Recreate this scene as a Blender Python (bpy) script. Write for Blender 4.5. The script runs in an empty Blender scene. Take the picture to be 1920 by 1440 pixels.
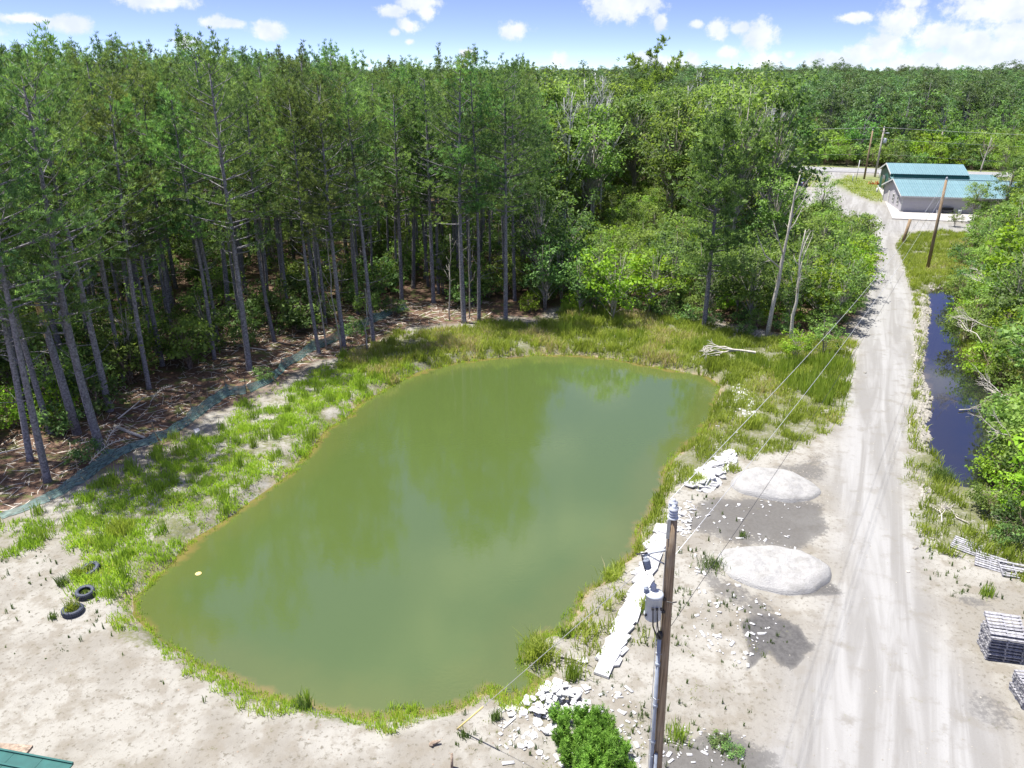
import bpy, math, random
import numpy as np
from mathutils import Vector, Matrix

rnd = random.Random(11)
nr = np.random.default_rng(11)
SC = bpy.context.scene
COL = SC.collection

# ------------------------------------------------------------------ camera, sky, sun, exposure
CAM_H = 20.0
FPX = 1450.0                       # focal length in photo pixels (1920 wide)
TILT = math.atan(585.0 / FPX)      # camera looks this far below the horizon
CT, ST = math.cos(TILT), math.sin(TILT)
cam_data = bpy.data.cameras.new('camera')
cam_data.sensor_width = 36.0
cam_data.lens = 36.0 * FPX / 1920.0
cam_data.clip_start = 0.1
cam_data.clip_end = 20000
cam = bpy.data.objects.new('camera', cam_data)
COL.objects.link(cam)
cam.location = (0, 0, CAM_H)
cam.rotation_euler = (math.pi / 2 - TILT, 0, 0)
SC.camera = cam

SUN_AZ = math.atan2(-0.92, 0.30)   # direction towards the sun, measured from +Y towards +X
SUN_EL = math.radians(72)
sun_data = bpy.data.lights.new('sun', 'SUN')
sun_data.energy = 4.6
sun_data.angle = math.radians(0.9)
sun_data.color = (1.0, 0.955, 0.88)
sun = bpy.data.objects.new('sun', sun_data)
COL.objects.link(sun)
sdir = Vector((math.sin(SUN_AZ) * math.cos(SUN_EL), math.cos(SUN_AZ) * math.cos(SUN_EL), math.sin(SUN_EL)))
sun.rotation_euler = sdir.to_track_quat('Z', 'Y').to_euler()
sun.location = (-60, 60, 120)

SC.view_settings.view_transform = 'Standard'
SC.view_settings.look = 'None'
SC.view_settings.gamma = 1.0
SC.view_settings.use_curve_mapping = False
SC.view_settings.exposure = 1.28
SC.cycles.use_denoising = True
SC.cycles.max_bounces = 8
SC.cycles.transparent_max_bounces = 12
SC.cycles.diffuse_bounces = 3
SC.cycles.glossy_bounces = 3
SC.cycles.transmission_bounces = 4
SC.cycles.caustics_reflective = False
SC.cycles.caustics_refractive = False


class NT:
    """tiny node helper"""
    def __init__(s, tree):
        s.t = tree
        tree.nodes.clear()

    def n(s, kind, ins=None, **kw):
        nd = s.t.nodes.new(kind)
        for k, v in kw.items():
            setattr(nd, k, v)
        if ins:
            for k, v in ins.items():
                sock = nd.inputs[k]
                if isinstance(v, bpy.types.NodeSocket):
                    s.t.links.new(v, sock)
                else:
                    if isinstance(v, (tuple, list)) and len(v) == 3 and sock.type == 'RGBA':
                        v = (*v, 1)
                    sock.default_value = v
        return nd

    def math(s, op, a, b=None, c=None, clamp=False):
        ins = {0: a}
        if b is not None: ins[1] = b
        if c is not None: ins[2] = c
        return s.n('ShaderNodeMath', ins, operation=op, use_clamp=clamp).outputs[0]

    def mix(s, f, a, b, blend='MIX'):
        nd = s.n('ShaderNodeMix', None, data_type='RGBA', blend_type=blend)
        for i, v in ((0, f), (6, a), (7, b)):
            if isinstance(v, bpy.types.NodeSocket): s.t.links.new(v, nd.inputs[i])
            else: nd.inputs[i].default_value = (*v, 1) if isinstance(v, (tuple, list)) and len(v) == 3 else v
        return nd.outputs[2]

    def noise(s, vec, scale, detail=4, rough=0.55, dist=0.0):
        ins = {'Scale': scale, 'Detail': detail, 'Roughness': rough, 'Distortion': dist}
        if vec is not None: ins['Vector'] = vec
        return s.n('ShaderNodeTexNoise', ins).outputs[0]

    def ramp(s, f, lo, hi, a=0.0, b=1.0):
        return s.n('ShaderNodeMapRange', {0: f, 1: lo, 2: hi, 3: a, 4: b}, interpolation_type='SMOOTHSTEP').outputs[0]


def ray(u, v):
    xc, yc = (u - 960.0) / FPX, (v - 720.0) / FPX
    return xc, CT - yc * ST, -(ST + yc * CT)

def G(u, v, z=0.0):
    """the place on the plane z that the photo shows at pixel (u, v)"""
    dx, dy, dz = ray(u, v)
    s = (CAM_H - z) / -dz
    return (dx * s, dy * s)

def hz(D, v):
    """height of a point standing at distance D that is seen in row v"""
    dx, dy, dz = ray(960, v)
    return CAM_H + D / dy * dz


world = bpy.data.worlds.new('World')
SC.world = world
world.use_nodes = True
w = NT(world.node_tree)
tc = w.n('ShaderNodeTexCoord').outputs['Generated']
sep = w.n('ShaderNodeSeparateXYZ', {0: tc})
# the photo's sky turns from pale at the horizon to blue quickly: read the sky model a little higher up
zup = w.math('MULTIPLY_ADD', w.math('MAXIMUM', sep.outputs[2], 0.0), 2.6, 0.06)
skyv = w.n('ShaderNodeVectorMath', {0: w.n('ShaderNodeCombineXYZ', {0: sep.outputs[0], 1: sep.outputs[1], 2: zup}).outputs[0]}, operation='NORMALIZE').outputs[0]
sky = w.n('ShaderNodeTexSky', {'Vector': skyv}, sky_type='NISHITA', sun_disc=False, sun_elevation=SUN_EL,
          sun_rotation=SUN_AZ, altitude=50, air_density=1.0, dust_density=0.15, ozone_density=2.2)
skyc = w.n('ShaderNodeHueSaturation', {'Saturation': 1.12, 'Value': 0.60, 'Hue': 0.530, 'Color': sky.outputs[0]}).outputs[0]
az = w.math('ARCTAN2', sep.outputs[0], sep.outputs[1])
el = w.math('ARCSINE', sep.outputs[2])
ae = w.n('ShaderNodeCombineXYZ', {0: az, 1: el, 2: 0.0}).outputs[0]
wn = w.n('ShaderNodeTexNoise', {'Vector': ae, 'Scale': 75.0, 'Detail': 8.0, 'Roughness': 0.68})
wn2 = w.n('ShaderNodeTexNoise', {'Vector': ae, 'Scale': 28.0, 'Detail': 3.0, 'Roughness': 0.55})
CLOUDS = [(300, 4, 52, 13), (40, 34, 30, 8), (75, 36, 18, 5), (133, 46, 29, 12), (398, 41, 20, 9), (432, 45, 24, 7), (502, 56, 30, 14),
          (345, 82, 20, 11), (735, 20, 24, 9), (785, 6, 34, 14), (800, 22, 20, 14), (768, 48, 20, 11), (768, 79, 8, 5), (740, 60, 9, 6),
          (963, 58, 25, 14), (873, 99, 14, 7), (1170, 8, 58, 26), (1240, 41, 10, 13), (1047, 112, 15, 13), (1212, 112, 34, 15), (1262, 118, 26, 12),
          (1297, 118, 14, 15), (1305, 45, 12, 7), (1346, 58, 17, 16), (1388, 52, 16, 9), (1428, 66, 26, 24), (1438, 116, 30, 16),
          (1366, 98, 20, 10), (1480, 102, 9, 6), (1602, 34, 30, 9), (1692, 38, 38, 24), (1712, 4, 20, 10), (1660, 88, 30, 20),
          (1620, 100, 34, 14), (1560, 116, 48, 15), (1765, 66, 50, 22), (1815, 78, 40, 20), (1870, 16, 70, 28), (1850, 100, 50, 26),
          (1905, 100, 50, 34), (1760, 118, 70, 16), (1700, 122, 40, 12), (1900, 60, 40, 16), (1990, 70, 60, 40), (2090, 40, 50, 30), (-90, 60, 60, 16),
          (-200, 30, 50, 20), (2200, 100, 70, 22)]
dm = None
for (u, v, ru, rv) in CLOUDS:
    dx, dy, dz = ray(u, v)
    a0, e0 = math.atan2(dx, dy), math.asin(dz / math.sqrt(dx * dx + dy * dy + dz * dz))
    sx, sy = FPX / ru, FPX / rv
    q = w.n('ShaderNodeVectorMath', {0: ae, 1: (sx, sy, 0), 2: (-a0 * sx, -e0 * sy, 0)}, operation='MULTIPLY_ADD').outputs[0]
    ln = w.n('ShaderNodeVectorMath', {0: q}, operation='LENGTH').outputs['Value']
    dm = ln if dm is None else w.math('SMOOTH_MIN', dm, ln, 0.15)
warp = w.math('MULTIPLY_ADD', w.math('SUBTRACT', wn.outputs[0], 0.5), 2.1, dm)
warp = w.math('MULTIPLY_ADD', w.math('SUBTRACT', wn2.outputs[0], 0.5), 1.3, warp)
c_in = w.ramp(warp, 1.35, 0.5)
# the same kind of scattered cumulus over the rest of the sky
pz = w.math('ADD', w.math('MAXIMUM', sep.outputs[2], 0.0), 0.12)
pl = w.n('ShaderNodeCombineXYZ', {0: w.math('DIVIDE', sep.outputs[0], pz), 1: w.math('DIVIDE', sep.outputs[1], pz), 2: 3.7}).outputs[0]
n3 = w.noise(pl, 1.5, 7, 0.56)
c_all = w.math('MULTIPLY', w.ramp(n3, 0.49, 0.62), w.ramp(sep.outputs[2], 0.12, 0.22))
cl = w.math('MAXIMUM', c_in, c_all)
cl = w.math('MULTIPLY', cl, 0.93)
shade = w.ramp(wn2.outputs[0], 0.3, 0.7)
ccol = w.mix(shade, (2.3, 2.5, 2.95), (3.05, 3.1, 3.15))
out = w.mix(cl, skyc, ccol)
bg = w.n('ShaderNodeBackground', {'Color': out, 'Strength': 0.15})
w.t.links.new(bg.outputs[0], w.n('ShaderNodeOutputWorld').inputs[0])


# ------------------------------------------------------------------ materials
def new_mat(name):
    m = bpy.data.materials.new(name)
    m.use_nodes = True
    return m, NT(m.node_tree)

def finish(nt, bsdf, disp=None):
    o = nt.n('ShaderNodeOutputMaterial')
    nt.t.links.new(bsdf, o.inputs[0])

def bump(nt, h, strength=0.3, dist=0.05):
    return nt.n('ShaderNodeBump', {'Height': h, 'Strength': strength, 'Distance': dist}).outputs[0]

def simple(name, col, rough=0.7, metal=0.0, var=0.12, scale=6.0, bmp=0.15, spec=0.3, bdist=0.02, dark=None):
    m, t = new_mat(name)
    if not any(q in name for q in ('bark', 'wood', 'rubber')): col = tuple(c * 0.82 for c in col)
    co = t.n('ShaderNodeTexCoord').outputs['Object']
    n = t.noise(co, scale, 6, 0.6)
    n2 = t.noise(co, scale * 0.23, 3, 0.6)
    lo = dark or tuple(c * (1 - 2.2 * var) for c in col)
    hi = tuple(min(1, c * (1 + 1.2 * var)) for c in col)
    c = t.mix(t.ramp(n, 0.3, 0.7), lo, hi)
    c = t.mix(t.ramp(n2, 0.35, 0.7, 0.0, 0.5), c, tuple(x * (1 - var) for x in col))
    rn = t.n('ShaderNodeObjectInfo').outputs['Random']
    c = t.n('ShaderNodeHueSaturation', {'Value': t.math('MULTIPLY_ADD', rn, var * 1.2, 1 - var * .6), 'Color': c}).outputs[0]
    b = t.n('ShaderNodeBsdfPrincipled', {'Base Color': c, 'Roughness': rough, 'Metallic': metal, 'Specular IOR Level': spec,
                                         'Normal': bump(t, n, bmp, bdist)})
    finish(t, b.outputs[0])
    return m

def leafmat(name, dark, light, yellow=None, trans=0.35, rough=0.55, hue=0.03, vr=0.45):
    m, t = new_mat(name)
    tint = t.n('ShaderNodeAttribute', attribute_name='tint').outputs['Fac']
    rn = t.n('ShaderNodeObjectInfo').outputs['Random']
    c = t.mix(tint, dark, light)
    if yellow: c = t.mix(t.ramp(tint, 0.86, 1.0), c, yellow)
    c = t.n('ShaderNodeHueSaturation', {'Hue': t.math('MULTIPLY_ADD', rn, hue, 0.5 - hue / 2),
                                        'Value': t.math('MULTIPLY_ADD', rn, vr, 1 - vr / 2), 'Color': c}).outputs[0]
    p = t.n('ShaderNodeBsdfPrincipled', {'Base Color': c, 'Roughness': rough, 'Specular IOR Level': 0.25})
    tr = t.n('ShaderNodeBsdfTranslucent', {'Color': t.mix(0.5, c, t.mix(1.0, c, (1.5, 1.6, 0.5), 'MULTIPLY'))})
    mx = t.n('ShaderNodeMixShader', {0: trans, 1: p.outputs[0], 2: tr.outputs[0]})
    finish(t, mx.outputs[0])
    return m

M = {}
M['needle'] = leafmat('pine_needles', (0.058, 0.112, 0.045), (0.245, 0.36, 0.115), None, 0.45, hue=0.06, vr=0.6)
M['needle_light'] = leafmat('light_needles', (0.075, 0.15, 0.050), (0.26, 0.42, 0.13), None, 0.45)
M['needle_far'] = leafmat('far_needles', (0.050, 0.095, 0.040), (0.17, 0.27, 0.088), None, 0.38, hue=0.05, vr=0.8)
M['leaf'] = leafmat('broad_leaves', (0.070, 0.125, 0.030), (0.30, 0.43, 0.10), None, 0.5)
M['leaf_far'] = leafmat('far_leaves', (0.055, 0.11, 0.032), (0.19, 0.32, 0.075), None, 0.4, hue=0.05, vr=0.7)
M['leaf_dark'] = leafmat('dark_leaves', (0.050, 0.10, 0.032), (0.20, 0.325, 0.085), None, 0.45)  # deeper green leaf colour of some trees and shrubs
M['leaf_lime'] = leafmat('young_leaves', (0.12, 0.22, 0.015), (0.30, 0.46, 0.035), None, 0.42)
M['grass'] = leafmat('lush_grass', (0.15, 0.26, 0.025), (0.38, 0.52, 0.07), (0.42, 0.38, 0.12), 0.45, hue=0.0)
M['grass_gold'] = leafmat('golden_grass', (0.17, 0.23, 0.03), (0.38, 0.44, 0.09), (0.46, 0.38, 0.24), 0.42, hue=0.0)
M['reed'] = leafmat('reeds', (0.15, 0.24, 0.03), (0.38, 0.50, 0.08), None, 0.35, hue=0.0)
M['weed'] = leafmat('weeds', (0.06, 0.11, 0.03), (0.17, 0.24, 0.06), None, 0.3, hue=0.0)
M['bush'] = leafmat('green_bush', (0.085, 0.20, 0.03), (0.27, 0.48, 0.08), None, 0.35, hue=0.0)
M['bark'] = simple('pine_bark', (0.225, 0.215, 0.228), 0.9, var=0.30, scale=9, bmp=0.8, bdist=0.04)
M['bark_pale'] = simple('pale_bark', (0.36, 0.33, 0.29), 0.85, var=0.22, scale=7, bmp=0.6, bdist=0.03)
M['dead'] = simple('bleached_wood', (0.46, 0.43, 0.38), 0.85, var=0.18, scale=12, bmp=0.4)
M['deadb'] = simple('brown_dead_wood', (0.27, 0.21, 0.16), 0.9, var=0.25, scale=12, bmp=0.4)
M['rawwood'] = simple('split_wood', (0.62, 0.44, 0.20), 0.8, var=0.2, scale=20, bmp=0.4)
M['polewood'] = None
M['slab'] = simple('white_slab', (0.56, 0.56, 0.56), 0.8, var=0.06, scale=9, bmp=0.3)
M['stone'] = simple('pale_stone', (0.36, 0.34, 0.30), 0.85, var=0.18, scale=5, bmp=0.5, bdist=0.03)
M['rubber'] = simple('tyre_rubber', (0.045, 0.055, 0.085), 0.62, var=0.2, scale=14, bmp=0.3, spec=0.45)
M['steel'] = simple('galvanised_steel', (0.46, 0.48, 0.50), 0.5, 0.6, var=0.08, scale=14, bmp=0.1)
M['black'] = simple('black_plastic', (0.03, 0.03, 0.035), 0.5, var=0.15, scale=10, bmp=0.1)
M['grey'] = simple('grey_paint', (0.50, 0.54, 0.58), 0.42, var=0.05, scale=5, bmp=0.05, spec=0.5)
M['porcelain'] = simple('grey_porcelain', (0.50, 0.53, 0.58), 0.28, var=0.04, scale=5, bmp=0.03, spec=0.5)
M['conduit'] = simple('grey_conduit', (0.30, 0.34, 0.40), 0.5, var=0.1, scale=3, bmp=0.05, spec=0.5)
M['wire'] = simple('aluminium_wire', (0.60, 0.61, 0.62), 0.45, 0.4, var=0.05, scale=3, bmp=0.0)
M['yellow'] = simple('yellow_plastic', (0.72, 0.58, 0.22), 0.55, var=0.08, scale=4, bmp=0.05)
M['wall'] = None
M['white'] = simple('white_paint', (0.6, 0.6, 0.6), 0.6, var=0.04, scale=3, bmp=0.04)
M['concrete'] = simple('pale_concrete', (0.42, 0.405, 0.39), 0.85, var=0.09, scale=1.5, bmp=0.2)
M['asphalt'] = simple('worn_asphalt', (0.27, 0.27, 0.275), 0.9, var=0.06, scale=0.7, bmp=0.2)
M['pallet'] = simple('weathered_pallet_wood', (0.30, 0.30, 0.32), 0.85, var=0.28, scale=9, bmp=0.4)
M['glass'] = simple('dark_glass', (0.04, 0.05, 0.06), 0.08, var=0.05, scale=3, bmp=0.0, spec=0.6)
M['carblue'] = simple('dark_blue_car_paint', (0.07, 0.09, 0.15), 0.3, 0.3, var=0.04, scale=2, bmp=0.0, spec=0.6)
M['carwhite'] = simple('white_car_paint', (0.72, 0.75, 0.76), 0.3, 0.0, var=0.03, scale=2, bmp=0.0, spec=0.6)
M['lamp'] = simple('lamp_lens', (0.65, 0.66, 0.64), 0.2, var=0.03, scale=2, bmp=0.0, spec=0.6)
M['redlens'] = simple('red_lens', (0.35, 0.02, 0.02), 0.2, var=0.03, scale=2, bmp=0.0, spec=0.6)
M['yline'] = simple('yellow_road_paint', (0.55, 0.42, 0.12), 0.8, var=0.1, scale=2, bmp=0.0)
M['orange'] = simple('orange_netting', (0.55, 0.16, 0.05), 0.8, var=0.2, scale=4, bmp=0.0)

def teal_roof():
    m, t = new_mat('teal_metal_roof')
    co = t.n('ShaderNodeTexCoord').outputs['Object']
    n = t.noise(co, 0.9, 5, 0.6)
    rn = t.n('ShaderNodeObjectInfo').outputs['Random']
    c = t.mix(t.ramp(n, 0.3, 0.75), (0.135, 0.235, 0.255), (0.17, 0.275, 0.295))
    c = t.n('ShaderNodeHueSaturation', {'Value': t.math('MULTIPLY_ADD', rn, 0.10, 0.95), 'Color': c}).outputs[0]
    b = t.n('ShaderNodeBsdfPrincipled', {'Base Color': c, 'Roughness': 0.42, 'Metallic': 0.15, 'Specular IOR Level': 0.4})
    finish(t, b.outputs[0]); return m
M['teal'] = teal_roof()

def dark_teal():
    return simple('dark_teal_metal', (0.020, 0.115, 0.105), 0.45, 0.1, var=0.1, scale=2, bmp=0.0, spec=0.4)
M['teald'] = dark_teal()

def siding():
    m, t = new_mat('grey_lap_siding')
    co = t.n('ShaderNodeTexCoord').outputs['Object']
    s = t.n('ShaderNodeSeparateXYZ', {0: co})
    saw = t.math('FRACT', t.math('MULTIPLY', s.outputs[2], 5.0))
    n = t.noise(co, 3, 4, 0.6)
    c = t.mix(n, (0.37, 0.36, 0.40), (0.44, 0.43, 0.47))
    c = t.mix(t.ramp(saw, 0.0, 0.12, 0.25, 0.0), c, (0.18, 0.18, 0.2))
    b = t.n('ShaderNodeBsdfPrincipled', {'Base Color': c, 'Roughness': 0.65, 'Normal': bump(t, saw, 0.5, 0.02)})
    finish(t, b.outputs[0]); return m
M['wall'] = siding()

def polewood():
    m, t = new_mat('treated_pole_wood')
    co = t.n('ShaderNodeTexCoord').outputs['Object']
    st = t.n('ShaderNodeVectorMath', {0: co, 1: (26, 26, 0.7)}, operation='MULTIPLY').outputs[0]
    n = t.noise(st, 1.0, 6, 0.65)
    n2 = t.noise(co, 0.8, 4, 0.6)
    c = t.mix(t.ramp(n, 0.3, 0.72), (0.10, 0.065, 0.035), (0.34, 0.245, 0.15))
    c = t.mix(t.ramp(n2, 0.45, 0.7, 0, 0.5), c, (0.30, 0.26, 0.20))
    b = t.n('ShaderNodeBsdfPrincipled', {'Base Color': c, 'Roughness': 0.85, 'Normal': bump(t, n, 0.6, 0.02)})
    finish(t, b.outputs[0]); return m
M['polewood'] = polewood()

def gravelmat():
    m, t = new_mat('pile_gravel')
    co = t.n('ShaderNodeTexCoord').outputs['Object']
    v = t.n('ShaderNodeTexVoronoi', {'Vector': co, 'Scale': 26.0})
    n = t.noise(co, 1.7, 5, 0.65)
    n2 = t.noise(co, 14, 4, 0.7)
    c = t.mix(v.outputs['Color'], (0.31, 0.308, 0.300), (0.375, 0.372, 0.362))
    c = t.mix(t.ramp(n, 0.46, 0.70, 0, 0.55), c, (0.22, 0.215, 0.20))
    c = t.mix(t.ramp(n2, 0.55, 0.7, 0, 0.35), c, (0.20, 0.20, 0.195))
    h = t.math('ADD', v.outputs['Distance'], n2)
    b = t.n('ShaderNodeBsdfPrincipled', {'Base Color': c, 'Roughness': 0.95, 'Specular IOR Level': 0.15, 'Normal': bump(t, h, 0.8, 0.05)})
    finish(t, b.outputs[0]); return m
M['gravel'] = gravelmat()

def netmat():
    m, t = new_mat('teal_silt_netting')
    co = t.n('ShaderNodeTexCoord').outputs['Object']
    st = t.n('ShaderNodeVectorMath', {0: co, 1: (3, 3, 26)}, operation='MULTIPLY').outputs[0]
    n = t.noise(st, 1.0, 5, 0.6)
    c = t.mix(t.ramp(n, 0.3, 0.7), (0.03, 0.075, 0.068), (0.12, 0.20, 0.18))
    d = t.n('ShaderNodeBsdfPrincipled', {'Base Color': c, 'Roughness': 0.6})
    tr = t.n('ShaderNodeBsdfTransparent')
    mx = t.n('ShaderNodeMixShader', {0: t.ramp(n, 0.35, 0.6, 0.62, 0.92), 1: tr.outputs[0], 2: d.outputs[0]})
    finish(t, mx.outputs[0]); return m
M['net'] = netmat()

def groundmat():
    m, t = new_mat('sandy_ground')
    geo = t.n('ShaderNodeNewGeometry').outputs['Position']
    A = t.n('ShaderNodeAttribute', attribute_name='mask_a').outputs['Color']
    B = t.n('ShaderNodeAttribute', attribute_name='mask_b').outputs['Color']
    a = t.n('ShaderNodeSeparateColor', {0: A}); b = t.n('ShaderNodeSeparateColor', {0: B})
    grass, floor, wet = a.outputs[0], a.outputs[1], a.outputs[2]
    road, shore, field = b.outputs[0], b.outputs[1], b.outputs[2]
    nb = t.noise(geo, 0.22, 5, 0.6)
    nm = t.noise(geo, 1.1, 6, 0.62)
    nf = t.noise(geo, 5.5, 6, 0.7)
    nx = t.noise(geo, 22.0, 3, 0.7)
    rt = t.n('ShaderNodeVectorRotate', {0: geo, 3: math.radians(24)}, rotation_type='Z_AXIS').outputs[0]
    st = t.n('ShaderNodeVectorMath', {0: rt, 1: (1.0, 0.06, 1.0)}, operation='MULTIPLY').outputs[0]
    ns = t.noise(st, 1.1, 4, 0.6, 0.9)
    sand = t.mix(t.ramp(nb, 0.42, 0.58), (0.322, 0.312, 0.280), (0.238, 0.224, 0.194))
    sand = t.mix(t.ramp(nm, 0.47, 0.62, 0, 0.75), sand, (0.215, 0.195, 0.16))
    sand = t.mix(t.ramp(nf, 0.53, 0.66, 0, 0.8), sand, (0.135, 0.122, 0.095))
    sand = t.mix(t.ramp(nx, 0.62, 0.72, 0, 0.5), sand, (0.22, 0.19, 0.15))
    rc = t.mix(t.ramp(ns, 0.35, 0.65), (0.222, 0.217, 0.206), (0.312, 0.311, 0.303))
    rc = t.mix(t.ramp(nm, 0.55, 0.75, 0, 0.35), rc, (0.26, 0.245, 0.225))
    rc = t.mix(t.ramp(nf, 0.62, 0.75, 0, 0.3), rc, (0.22, 0.21, 0.195))
    rc = t.mix(t.ramp(nx, 0.60, 0.70, 0, 0.35), rc, (0.16, 0.155, 0.145))
    vr_ = t.n('ShaderNodeTexVoronoi', {'Vector': geo, 'Scale': 0.55}).outputs['Distance']
    rc = t.mix(t.math('MULTIPLY', t.ramp(nm, 0.50, 0.66), t.ramp(vr_, 0.2, 0.9, 0.1, 0.7)), rc, (0.20, 0.19, 0.17))
    c = t.mix(road, sand, rc)
    wet_shade_c = t.mix(t.ramp(nf, 0.35, 0.65), (0.080, 0.078, 0.077), (0.115, 0.112, 0.110))
    wet_shade2 = t.math('MULTIPLY', t.ramp(t.math('ADD', wet, t.math('MULTIPLY_ADD', nf, 1.3, -0.65)), 0.30, 0.62), t.math('MULTIPLY_ADD', wet, 0.75, 0.25))
    c = t.mix(wet_shade2, c, wet_shade_c)  # darkens the wet patches and the painted shade spot alike
    gc = t.mix(t.ramp(t.math('ADD', t.math('MULTIPLY', nf, 0.5), t.math('MULTIPLY', nx, 0.5)), 0.42, 0.58), (0.065, 0.085, 0.028), (0.165, 0.17, 0.075))
    gf = t.math('ADD', t.math('MULTIPLY', grass, 1.5), t.math('ADD', t.math('MULTIPLY_ADD', nf, 4.5, -2.9), t.math('MULTIPLY_ADD', nm, 2.5, -1.25)))
    c = t.mix(t.math('MULTIPLY', t.math('MULTIPLY', gf, 1.0, clamp=True), 0.88), c, gc)
    fc = t.mix(t.ramp(nf, 0.35, 0.65), (0.075, 0.05, 0.036), (0.20, 0.125, 0.09))
    fc = t.mix(t.ramp(nm, 0.5, 0.62), fc, (0.11, 0.12, 0.045))
    c = t.mix(floor, c, fc)
    fl = t.mix(t.ramp(nm, 0.4, 0.65), (0.13, 0.17, 0.055), (0.24, 0.25, 0.11))
    c = t.mix(field, c, fl)
    sh = t.mix(t.ramp(nm, 0.4, 0.6), (0.27, 0.20, 0.10), (0.30, 0.26, 0.19))
    c = t.mix(shore, c, sh)
    h = t.math('ADD', t.math('MULTIPLY', nm, 1.0), t.math('MULTIPLY', nf, 0.5))
    c = t.mix(1.0, c, (0.82, 0.82, 0.82), 'MULTIPLY')
    bs = t.n('ShaderNodeBsdfPrincipled', {'Base Color': c, 'Roughness': 0.92, 'Specular IOR Level': 0.15,
                                          'Normal': bump(t, h, t.math('MULTIPLY_ADD', road, -0.45, 0.7), 0.10)})
    finish(t, bs.outputs[0]); return m
M['ground'] = groundmat()

def watermat(name, deep, shallow, edge, rough, bstr, ior=1.5):
    m, t = new_mat(name)
    geo = t.n('ShaderNodeNewGeometry').outputs['Position']
    s = t.n('ShaderNodeAttribute', attribute_name='depth').outputs['Fac']
    nb = t.noise(geo, 0.25, 4, 0.55)
    s2 = t.math('ADD', s, t.math('MULTIPLY_ADD', t.noise(geo, 0.9, 5, 0.6), 1.6, -0.75))
    c = t.mix(t.ramp(s2, -0.25, 0.25), edge, shallow)
    c = t.mix(t.ramp(s2, 0.3, 2.4), c, deep)
    st = t.n('ShaderNodeVectorMath', {0: geo, 1: (1.0, 2.2, 1.0)}, operation='MULTIPLY').outputs[0]
    r1 = t.math('ADD', t.noise(st, 5.0, 3, 0.5, 0.3), t.math('MULTIPLY', t.noise(geo, 0.8, 2, 0.5), 1.6))
    bs = t.n('ShaderNodeBsdfPrincipled', {'Base Color': c, 'Roughness': rough, 'IOR': ior, 'Specular IOR Level': 0.85,
                                          'Normal': bump(t, r1, bstr, 0.02)})
    finish(t, bs.outputs[0]); return m
M['pond'] = watermat('murky_green_water', (0.058, 0.087, 0.023), (0.070, 0.092, 0.024), (0.13, 0.11, 0.035), 0.022, 0.085, 1.5)
M['ditch'] = watermat('dark_ditch_water', (0.010, 0.012, 0.014), (0.015, 0.015, 0.013), (0.05, 0.04, 0.025), 0.02, 0.04, 1.75)


# ------------------------------------------------------------------ mesh helpers
def tag(o, label=None, cat=None, group=None, kind=None):
    if label: o['label'] = label
    if cat: o['category'] = cat
    if group: o['group'] = group
    if kind: o['kind'] = kind
    return o

def link(name, me, parent=None, loc=None, rot=None, scale=None):
    o = bpy.data.objects.new(name, me)
    COL.objects.link(o)
    if parent: o.parent = parent
    if loc is not None: o.location = loc
    if rot is not None: o.rotation_euler = rot
    if scale is not None: o.scale = scale if hasattr(scale, '__len__') else (scale,) * 3
    return o

def empty(name, loc=(0, 0, 0), rz=0.0):
    o = bpy.data.objects.new(name, None)
    o.empty_display_size = 0.3
    COL.objects.link(o)
    o.location = loc
    o.rotation_euler = (0, 0, rz)
    return o

def np_mesh(name, V, faces, mats, attrs=None, smooth=False, midx=None):
    """V (n,3); faces: list of (m,k) int arrays"""
    me = bpy.data.meshes.new(name)
    V = np.asarray(V, np.float32)
    me.vertices.add(len(V))
    me.vertices.foreach_set('co', V.ravel())
    faces = [np.asarray(f, np.int32) for f in faces if len(f)]
    nl = sum(f.size for f in faces); nf = sum(len(f) for f in faces)
    me.loops.add(nl); me.polygons.add(nf)
    li = np.concatenate([f.ravel() for f in faces])
    tot = np.concatenate([np.full(len(f), f.shape[1], np.int32) for f in faces])
    st = np.concatenate(([0], np.cumsum(tot)[:-1])).astype(np.int32)
    me.loops.foreach_set('vertex_index', li)
    me.polygons.foreach_set('loop_start', st)
    if midx is not None: me.polygons.foreach_set('material_index', np.asarray(midx, np.int32))
    if smooth: me.polygons.foreach_set('use_smooth', np.ones(nf, bool))
    me.update(calc_edges=True)
    for m in mats: me.materials.append(m)
    if attrs:
        for k, a in attrs.items():
            a = np.asarray(a, np.float32)
            if a.ndim == 1:
                at = me.attributes.new(k, 'FLOAT', 'POINT'); at.data.foreach_set('value', a)
            else:
                at = me.attributes.new(k, 'FLOAT_COLOR', 'POINT'); at.data.foreach_set('color', a.ravel())
    return me


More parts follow.
